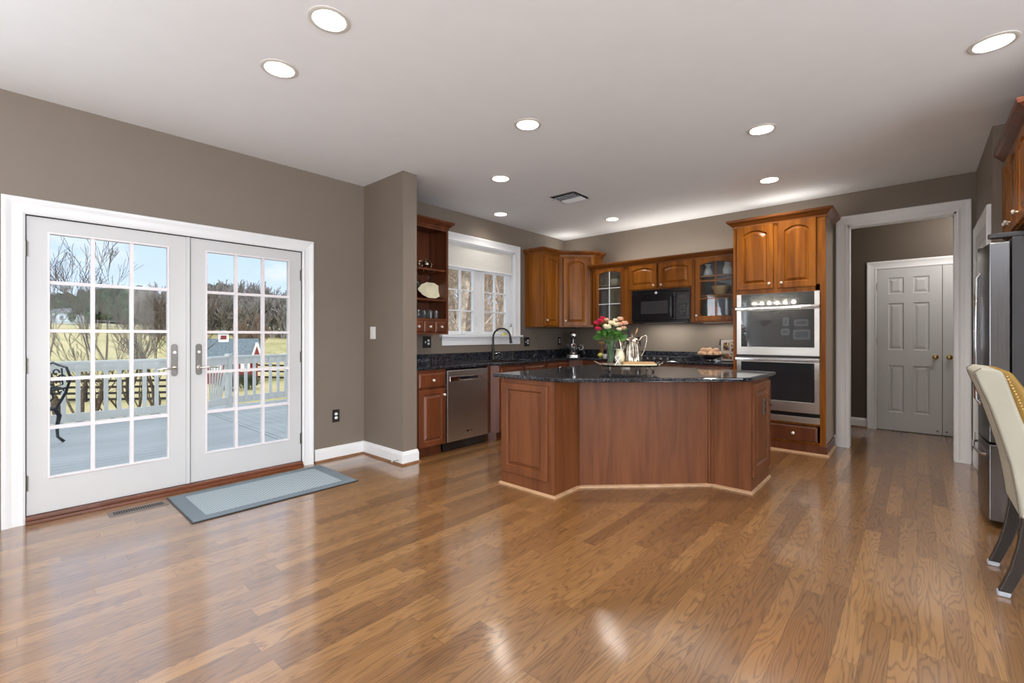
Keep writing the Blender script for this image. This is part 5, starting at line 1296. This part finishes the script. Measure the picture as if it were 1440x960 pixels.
# ------------------------------------------------------------------ dining chair at right edge
ch = thing('dining_chair', 'ivory upholstered dining chair with golden velvet front and dark curved legs at right edge', 'chair', (.30, 3.355, 0))
Y0, Y1 = -.222, .222
back = [(.055, .385), (.045, .48), (.025, .62), (-.008, .76), (-.045, .90), (-.090, 1.03), (-.095, 1.055), (-.070, 1.075), (-.005, 1.065), (.012, 1.03), (.045, .90), (.085, .76), (.115, .62), (.130, .48), (.140, .385)]
bm = prism(B(), [(x, z) for x, z in back], Y0, Y1, Matrix(((1, 0, 0, 0), (0, 0, 1, 0), (0, 1, 0, 0), (0, 0, 0, 1))))
link('backrest', bm, M['linen'], ch, bevel=.012, seg=3)
gp = [(-.02, 1.072), (.030, 1.060), (.075, .98), (.115, .88), (.150, .76), (.175, .62), (.185, .50), (.13, .50), (.10, .62), (.07, .76), (.03, .90), (-.005, 1.03)]
link('front_cushion', prism(B(), gp, Y0+.012, Y1-.012, Matrix(((1, 0, 0, 0), (0, 0, 1, 0), (0, 1, 0, 0), (0, 0, 0, 1)))), M['gold'], ch, bevel=.02, seg=4)
for y in (Y0-.001, Y1+.001):
    link('piping', tube(B(), [(x-.001, y, z) for x, z in back[:8]], .0018, 6), M['seam'], ch)
nb = B()
for k in range(46):
    t = k/45; z = 1.04-t*.60; x = .017+.118*t+.03*math.sin(PI*t); ball(nb, (x-.004, Y0-.001, z), .0055, sub=1, s=(1, .6, 1)); ball(nb, (x-.004, Y1+.001, z), .0055, sub=1, s=(1, .6, 1))
nh = link('nailhead_trim', nb, M['brass'], ch); nh['kind'] = 'stuff'
link('seat', box(B(), .06, .54, Y0, Y1, .385, .50), M['linen'], ch, bevel=.03, seg=3)
link('seat_cushion', box(B(), .15, .53, Y0+.01, Y1-.01, .49, .54), M['gold'], ch, bevel=.022, seg=3)
def leg(pts, y, wd):
    bm = B(); prev = None
    for i, (x, z, s) in enumerate(pts):
        cur = V(bm, [(x-s, y-wd, z), (x+s, y-wd, z), (x+s, y+wd, z), (x-s, y+wd, z)])
        if prev: bridge(bm, prev, cur)
        else: F(bm, cur)
        prev = cur
    F(bm, prev); return bm
for y in (Y0+.028, Y1-.028):
    l_ = link('leg', leg([(.006, .016, .021), (.022, .06, .021), (.048, .14, .023), (.072, .24, .026), (.088, .33, .030), (.096, .392, .033)], y, .021), M['darkwood'], ch, bevel=.004)
    link('felt_pad', leg([(.003, .0, .022), (.006, .018, .023), (.010, .026, .021)], y, .0225), M['felt'], l_, bevel=.006)
    l_ = link('leg', leg([(.50, .016, .020), (.50, .20, .024), (.50, .392, .028)], y, .020), M['darkwood'], ch, bevel=.004)
    link('felt_pad', leg([(.50, 0, .024), (.50, .03, .023)], y, .024), M['felt'], l_, bevel=.005)
for y in (Y0-.002, Y1+.002): link('nail', ball(B(), (.068, y, .400), .007, sub=2, s=(1, .5, 1)), M['nickel'], ch, smooth=True)

# ------------------------------------------------------------------ outdoors
ZD = -.10
bm = B(); n = 0
X_ = XA-.15
while X_ > -9.55:     # boards parallel to the house
    box(bm, X_-.138, X_, -3.0, 2.36, ZD-.03, ZD); X_ -= .144
Y_ = 2.44
while Y_ < 7.5:
    box(bm, -9.9, XA-.15, Y_, Y_+.138, ZD-.03, ZD); Y_ += .144
struct('deck_floor', bm, M['deck'])
bm = B(); box(bm, -9.55, XA-.15, 2.372, 2.428, ZD-.03, ZD+.001); struct('deck_strip', bm, M['deck'])
bm = B(); box(bm, -9.75, -9.4, -3, 7.5, -.36, ZD-.031); box(bm, -9.5, XA-.15, -3, 7.5, -.20, -.145); struct('deck_fascia', bm, M['rail'])
def railing(p, q, label, fan=False, posts=(1, 1)):
    p, q = Vector(p), Vector(q); L_ = (q-p).length; a = math.atan2(q.y-p.y, q.x-p.x)
    r = thing('deck_railing', label, 'railing', (p.x, p.y, ZD), a, 'white deck railing')
    link('top_rail', box(box(B(), 0, L_, -.045, .045, .925, .96), 0, L_, -.019, .019, .80, .925), M['rail'], r, bevel=.003)
    link('bottom_rail', box(B(), 0, L_, -.019, .019, .075, .20), M['rail'], r, bevel=.003)
    if fan:
        for k in range(7):
            t = k/6; x1 = L_*(.05+.95*t); z1 = .80 if t < .99 else .80
            bm = tube(B(), [(.04+.045*k, 0, .19), (min(L_-.03, x1), 0, z1)], .017, 4); link('baluster', bm, M['rail'], r)
    else:
        n = max(1, int(L_/.150))
        for k in range(n):
            x = (k+.5)*L_/n; link('baluster', box(B(), x-.026, x+.026, -.045, -.020, .09, .91), M['rail'], r)
    for k, x in enumerate((0, L_)):
        if posts[k]: link('post', box(B(), x-.045, x+.045, -.045, .045, 0, 1.0), M['rail'], r, bevel=.004)
    return r
railing((-9.27, -2.4), (-9.2, .02), 'white deck railing section at far left beyond the left glass door', posts=(1, 0))
railing((-9.2, .06), (-9.2, 2.36), 'white deck railing section seen through the left glass door', posts=(0, 0))
railing((-9.2, 2.40), (-9.52, 2.80), 'white sunburst railing panel at the deck corner seen through right glass door', True, posts=(0, 1))
railing((-9.54, 2.86), (-9.90, 4.90), 'white deck railing section right of sunburst panel', posts=(0, 1))
railing((-9.92, 5.0), (-9.92, 7.4), 'white deck railing section hidden behind the wall at right', posts=(0, 1))
# cast iron chair on the deck
ic = thing('garden_chair', 'black ornate cast iron garden chair on deck behind the left glass door', 'garden chair', (-8.0, .16, ZD), math.radians(217))
# local: back at -y ... seat centre at origin; the chair faces +y
bm = B(); tube(bm, [(-.24, .22, .43), (.24, .22, .43), (.26, 0, .43), (.22, -.22, .43), (-.22, -.22, .43), (-.26, 0, .43), (-.24, .22, .43)], .016, 8)
for k in range(-3, 4): tube(bm, [(k*.065, -.21, .43), (k*.065+.02, 0, .425), (k*.065, .21, .43)], .007, 6)
for k in range(-2, 3): tube(bm, [(-.23, k*.08, .43), (.23, k*.08, .43)], .006, 6)
link('seat', bm, M['iron'], ic, smooth=True)
bm = B(); tube(bm, [(-.20, -.22, .43), (-.27, -.27, .62), (-.29, -.31, .80), (-.20, -.34, .93), (-.07, -.35, .96), (0, -.35, .99), (.07, -.35, .96), (.20, -.34, .93), (.29, -.31, .80), (.27, -.27, .62), (.20, -.22, .43)], .015, 8)
def yb(z): return -.22-.13*(z-.43)/.5
for s in (-1, 1):
    for cx, cz, r_ in ((.10, .62, .075), (.16, .78, .075), (.06, .86, .055), (.05, .73, .06), (.19, .64, .05)):
        p_ = [(s*(cx+r_*(1-.08*t)*math.cos(t*.6)), yb(cz)-0, cz+r_*(1-.08*t)*math.sin(t*.6)) for t in range(11)]
        tube(bm, p_, .009, 6)
    tube(bm, [(s*.03, yb(.45), .45), (s*.12, yb(.55), .55), (s*.05, yb(.68), .68), (s*.20, yb(.72), .72), (s*.13, yb(.90), .92)], .009, 6)
link('backrest', bm, M['iron'], ic, smooth=True)
for sx in (-1, 1):
    for sy in (-1, 1): link('leg', tube(B(), [(sx*.21, sy*.20, .43), (sx*.235, sy*.225, .34), (sx*.215, sy*.215, .20), (sx*.22, sy*.22, .08), (sx*.26, sy*.26, .012)], [.026, .024, .018, .015, .018], 8), M['iron'], ic, smooth=True)
for s in (-1, 1): link('armrest', tube(B(), [(s*.27, -.28, .68), (s*.30, -.10, .67), (s*.29, .14, .66), (s*.27, .17, .60), (s*.25, .18, .43)], .013, 8), M['iron'], ic, smooth=True)

# terrain: falls away below the deck, then rises to a field crest
def gz(x, y):
    d = -x
    P_ = [(0, -1.4), (9, -1.5), (16, -1.95), (30, -2.55), (58, -2.6), (80, -1.7), (110, .35), (150, 3.0), (190, 5.2), (230, 5.9), (330, 6.2)]
    for (a, za), (b_, zb) in zip(P_, P_[1:]):
        if d <= b_:
            t = max(0, (d-a)/(b_-a)); t = t*t*(3-2*t)*.35+t*.65; z = za+(zb-za)*t; break
    else: z = 6.2
    return z+.25*math.sin(x*.045+y*.06)*min(1, d/60)-max(0, (y-30))*.018*min(1, d/90)
bm = B(); gx = [-3-.9*i-.028*i*i for i in range(86)]; gy = [-60+5*j for j in range(50)]
grid = [[bm.verts.new((x, y, gz(x, y))) for y in gy] for x in gx]
for i in range(len(gx)-1):
    for j in range(len(gy)-1): F(bm, [grid[i][j], grid[i][j+1], grid[i+1][j+1], grid[i+1][j]])
struct('ground_field', bm, M['grass'], smooth=True)
# wooded bank beyond the kitchen window
s_, c_ = math.sin(YAW), math.cos(YAW)
def bz(d): return -1.0+max(0, d-7)*.185 if d < 31 else 3.44+(d-31)*.03
bm = B(); rows_ = []
for i in range(24):
    d = 8.5+i*1.9; rows_.append([bm.verts.new((-s_*d+c_*(t*d), c_*d+s_*(t*d), bz(d)+.25*math.sin(t*30+i)*min(1, i/4))) for t in [-.30+.045*k for k in range(16)]])
for i in range(23):
    for j in range(15): F(bm, [rows_[i][j], rows_[i][j+1], rows_[i+1][j+1], rows_[i+1][j]])
struct('ground_wooded_bank', bm, M['litter'], smooth=True)

def bare_tree(h_, r0, spread=.5, seed=0, levels=5, kids=3, stems=1, droop=0, seg=5, minr=.006, lean_=.28):
    """one bare tree: trunk(s) and recursively forking limbs in one mesh"""
    rnd = random.Random(seed); bm = B()
    def grow(p, d, L_, r, lev):
        pts = [p]; rs = [r]; n = 4 if lev > 2 else 3; q = p.copy(); dd = d.copy()
        for k in range(n):
            dd = (dd+Vector((rnd.uniform(-1, 1), rnd.uniform(-1, 1), rnd.uniform(-.4, .9)))*.16).normalized()
            q = q+dd*L_/n; pts.append(q.copy()); rs.append(max(minr, r*(1-.42*(k+1)/n)))
        tube(bm, pts, rs, seg if lev > 2 else 3, cap=False)
        if lev == 0: return
        m_ = kids+(1 if rnd.random() < .5 else 0)
        for k in range(m_):
            t = 1 if k == 0 else rnd.uniform(.35, 1.0); i = min(n, max(1, int(round(t*n)))); b_ = pts[i]
            a = rnd.uniform(0, 2*PI); sp_ = spread*rnd.uniform(.5, 1.3)*(.5 if k == 0 else 1)
            o_ = dd.orthogonal().normalized(); o_ = Matrix.Rotation(a, 3, dd) @ o_
            nd_ = (dd+o_*sp_+Vector((0, 0, .12-droop))).normalized()
            grow(b_, nd_, L_*rnd.uniform(.58, .80), max(minr, rs[i]*rnd.uniform(.55, .75)), lev-1)
    for s in range(stems):
        a = 2*PI*s/max(1, stems)+rnd.random(); lean = .0 if stems == 1 else lean_
        grow(Vector((0, 0, -.2))+Vector((math.cos(a), math.sin(a), 0))*(0 if stems == 1 else r0*1.2), Vector((math.cos(a)*lean, math.sin(a)*lean, 1)).normalized(), h_*.36, r0, levels)
    return bm
# trees just beyond the deck, seen through the glass doors
near = [(-17.0, 1.35, 5.5, .085, 4, 11, 'many-stemmed bare tree just beyond the railing, left of those seen through the left door'),
        (-17.0, 2.75, 4.5, .075, 4, 23, 'many-stemmed bare tree beyond the railing, middle one seen through the left door'),
        (-15.9, 3.30, 4.3, .075, 2, 35, 'bare tree beyond the railing at the right edge of left door glass')]
for x, y, h_, r0, st, sd_, lab in near:
    o = link('bare_tree', bare_tree(h_, r0, .42, sd_, 6, 2, st, minr=.005, lean_=.16), M['bark']); tag(o, lab, 'tree', 'bare trees beyond the deck', (x, y, gz(x, y)))
# woodland trees seen through the kitchen window
bases = [bare_tree(10, .16, .5, 101, 5, 3, 1), bare_tree(9, .11, .6, 102, 5, 3, 2), bare_tree(11, .13, .42, 103, 5, 3, 1), bare_tree(6, .05, .7, 104, 5, 3, 3)]
meshes = []
for i, b_ in enumerate(bases):
    me = bpy.data.meshes.new('woodland_tree'); b_.to_mesh(me); b_.free(); me.materials.append(M['bark2']); meshes.append(me)
rnd = random.Random(5); labs = ['single trunk', 'forked', 'tall slender', 'low brushy']
sp_ = [(644, 13, 0), (656, 19, 1), (668, 15, 2), (688, 16, 1), (704, 11.5, 0), (636, 24, 2), (650, 28, 0), (662, 24, 3), (693, 25, 2), (711, 23, 3), (640, 17, 3), (695, 17, 3), (660, 34, 1), (705, 35, 0), (673, 21, 3), (652, 15.5, 3), (684, 37, 2)]
for i, (px, d, k) in enumerate(sp_):
    t = (px-720)/640; x, y = -s_*d+c_*t*d, c_*d+s_*t*d
    o = bpy.data.objects.new('woodland_tree', meshes[k]); C.objects.link(o)
    tag(o, 'bare %s tree on the leaf-covered bank outside the kitchen window' % labs[k], 'tree', 'bare %s trees on the bank' % labs[k], (x, y, bz(d)-.1), rnd.uniform(0, 6)); s = rnd.uniform(.85, 1.2); o.scale = (s, s, s)
# far tree line
def W(px, d): t = (px-720)/640; return (-s_*d+c_*t*d, c_*d+s_*t*d)
bm = B(); rnd = random.Random(3)
for k in range(26):
    a = rnd.uniform(0, 6.28); z = rnd.uniform(.25, 1); rr_ = (1-z*.55)*.5*rnd.uniform(.5, 1)
    ball(bm, (rr_*math.cos(a), rr_*math.sin(a), z), .17*(1.15-z*.4), sub=2, noise=.22)
tube(bm, [(0, 0, -.05), (0, 0, .9)], [.04, .01], 6)
ev = bpy.data.meshes.new('evergreen_tree'); bm.to_mesh(ev); bm.free(); ev.materials.append(M['evergreen'])
for i, (px, d, h_) in enumerate([(78, 150, 8), (92, 155, 9), (122, 150, 9.5), (134, 148, 9), (143, 152, 10), (152, 150, 9), (162, 149, 10.5), (171, 153, 9.5), (180, 150, 10), (190, 148, 10.5), (199, 151, 9), (207, 150, 9.5), (216, 154, 8), (292, 150, 10), (300, 148, 11.5), (309, 152, 12), (318, 149, 11.5), (326, 150, 10), (334, 153, 9), (372, 148, 9), (384, 151, 9.5)]):
    x, y = W(px, d); o = bpy.data.objects.new('evergreen_tree', ev); C.objects.link(o)
    tag(o, 'dark evergreen in the far tree line behind the field, seen through the %s door' % ('left' if px < 250 else 'right'), 'tree', 'evergreens seen through the %s door' % ('left' if px < 250 else 'right'), (x, y, gz(x, y)-1), i*1.3)
    o.scale = (h_*.85, h_*.85, h_*1.15)
fm = []
for sd_ in (201, 202):
    b_ = bare_tree(1.0, .022, .55, sd_, 5, 3, 2, minr=.0045, seg=4); me = bpy.data.meshes.new('distant_bare_tree'); b_.to_mesh(me); b_.free(); me.materials.append(M['barkgrey']); fm.append(me)
bl = [(212, 110, 9), (220, 100, 10), (228, 104, 12), (236, 98, 12), (243, 102, 12), (205, 120, 8)]+[(292+i*6.5, 112+(i*37) % 23, 11+(i*13) % 5) for i in range(18)]
for i, (px, d, h_) in enumerate(bl):
    x, y = W(px, d); o = bpy.data.objects.new('distant_bare_tree', fm[i % 2]); C.objects.link(o)
    sd_ = 'left' if px < 250 else 'right'
    tag(o, 'greyish bare tree in the far tree line seen through the %s door' % sd_, 'tree', 'far bare trees seen through the %s door' % sd_, (x, y, gz(x, y)-.5), i*2.1)
    o.scale = (h_*1.25, h_*1.25, h_*1.3)
x, y = W(352, 62); b_ = bare_tree(1.0, .02, .34, 301, 6, 3, 4, minr=.0045, seg=4)
o = link('russet_shrub', b_, mat('russet_twig', (.24, .175, .135), .9, var=.2)); tag(o, 'rounded russet bare tree standing behind the red barn', 'tree', None, (x, y, gz(x, y)-.2)); o.scale = (5.0, 5.0, 7.2)
# house on the hill at the far left
x, y = W(96, 150); hs = thing('farm_house', 'pale blue farmhouse with grey roof on the hill at far left through the left door', 'house', (x, y, gz(x, y)-.6), YAW+.15)
link('wall', box(box(B(), -6, 5, -3, 3, 0, 4.2), 5, 9, -2.5, 2.5, 0, 3.0), M['siding'], hs)
link('roof', prism(B(), [(-3.6, 4.1), (3.6, 4.1), (0, 5.6)], -6.4, 5.4, Matrix(((0, 0, 1, 0), (1, 0, 0, 0), (0, 1, 0, 0), (0, 0, 0, 1)))), M['farroof'], hs)
for k in range(4): link('window', box(B(), -5+k*2.4, -4+k*2.4, -3.05, -3, 1.6, 3.0), M['farroof'], hs)
# board fences
def fence(p, q, label, material, n=3, h_=1.25, gap=2.4, group=None):
    p, q = Vector(p), Vector(q); L_ = (q-p).length; a = math.atan2(q.y-p.y, q.x-p.x); r = thing('board_fence', label, 'fence', (p.x, p.y, gz(p.x, p.y)), a, group)
    k_ = int(L_/gap)
    z0_ = gz(p.x, p.y); zs_ = [gz(p.x+(q.x-p.x)*i/k_, p.y+(q.y-p.y)*i/k_)-z0_ for i in range(k_+1)]
    for i in range(min(k_+1, 60)): link('post', box(B(), i*gap-.07, i*gap+.07, -.07, .07, zs_[i]-.1, zs_[i]+h_+.08), material, r)
    for b_ in range(n):
        bm = B(); z = h_-.12-b_*(h_-.25)/max(1, n-1)
        for i in range(k_):
            a0, a1 = i*gap, (i+1)*gap; v = V(bm, [(a0, .075, zs_[i]+z-.07), (a1, .075, zs_[i+1]+z-.07), (a1, .075, zs_[i+1]+z+.07), (a0, .075, zs_[i]+z+.07), (a0, .10, zs_[i]+z-.07), (a1, .10, zs_[i+1]+z-.07), (a1, .10, zs_[i+1]+z+.07), (a0, .10, zs_[i]+z+.07)])
            for f_ in ((0, 1, 2, 3), (7, 6, 5, 4), (0, 4, 5, 1), (3, 2, 6, 7)): F(bm, [v[t] for t in f_])
        link('rail', bm, material, r)
fence(W(60, 27), W(250, 27.5), 'black four-board paddock fence seen through balusters of the left door', M['fence'], 4, 1.35)
fence(W(355, 43), W(440, 40), 'black paddock fence right of the red barn', M['fence'], 3, 1.35)
fence(W(40, 128), W(215, 120), 'weathered grey fence along the crest of the field', M['wfence'], 3, 1.7, 4)
# red barn
x, y = W(312, 40); th = YAW+.62
bn = thing('red_barn', 'small red barn with blue-grey shingle roof and white-trimmed gable beyond the deck', 'barn', (x, y, gz(x, y)), th)
hw, hd, wh, rh = 2.55, 2.0, 2.15, 1.45
link('wall', box(B(), -hw, hw, -hd, hd, -.3, wh), M['barnred'], bn)
RX = Matrix(((0, 0, 1, 0), (1, 0, 0, 0), (0, 1, 0, 0), (0, 0, 0, 1)))
link('roof', prism(B(), [(-hd-.35, wh-.12), (0, wh+rh), (hd+.35, wh-.12), (hd+.35, wh), (0, wh+rh+.14), (-hd-.35, wh)], -hw-.3, hw+.3, RX), M['barnroof'], bn)
link('gable', prism(B(), [(-hd, wh), (hd, wh), (0, wh+rh)], hw-.05, hw+.01, RX), M['barnred'], bn)
# small cross gable near the right end facing the house
link('dormer', prism(B(), [(-.38, wh-.15), (.38, wh-.15), (0, wh+1.1)], -hd-.45, 0, T(hw-.12, 0, 0) @ Matrix(((1, 0, 0, 0), (0, 0, 1, 0), (0, 1, 0, 0), (0, 0, 0, 1)))), M['barnred'], bn)
bm = B()
for s in (-1, 1): tube(bm, [(hw-.12+s*.42, -hd-.50, wh-.25), (hw-.12, -hd-.50, wh+1.25)], .085, 4)
link('gable_trim', bm, M['rail'], bn)
cu = link('cupola', box(B(), -.38, .38, -.38, .38, wh+rh-.15, wh+rh+.55, T(.1, -.1, 0)), M['rail'], bn)
link('cupola_louvre', box(B(), -.22, .22, -.40, -.37, wh+rh+.08, wh+rh+.42, T(.1, -.1, 0)), M['barnred'], cu)
link('cupola_roof', lathe(B(), [(.62, wh+rh+.55), (.02, wh+rh+.95)], T(.1, -.1, 0) @ R(PI/4), 4), M['barnroof'], cu)
for k, a in enumerate((-1.8, -.5, 1.6)): link('barn_window', box(B(), a-.35, a+.35, -hd-.03, -hd, .9, 1.7), M['rail'], bn)
link('barn_door', box(B(), .3, .95, -hd-.03, -hd, 0, 1.9), M['farroof'], bn)
# shrubs by the barn
b_ = bare_tree(1.0, .02, .7, 401, 4, 3, 5, minr=.006, seg=4); me = bpy.data.meshes.new('garden_shrub'); b_.to_mesh(me); b_.free(); me.materials.append(mat('dark_shrub_twig', (.06, .08, .05), .9))
for i, (px, d) in enumerate(((318, 33), (330, 32), (342, 34), (352, 33))):
    x, y = W(px, d); o = bpy.data.objects.new('garden_shrub', me); C.objects.link(o); tag(o, 'dark low shrub on the lawn before the red barn', 'shrub', 'shrubs before the red barn', (x, y, gz(x, y)), i); o.scale = (1.5,)*3

# put the base of corner cabinets where they stand
def rebase(root, loc):
    old = Vector(root.location); dlt = old-Vector(loc); root.location = loc
    def sh_(o):
        if o.type == 'MESH': o.data.transform(T(*dlt))
        for c in o.children: sh_(c)
    for c in root.children: sh_(c)
for o in list(C.objects):
    if o.name == 'corner_base_cabinet': rebase(o, (-3.85, 5.75, 0))
    if o.name == 'corner_wall_cabinet': rebase(o, (-3.95, 5.85, UB))
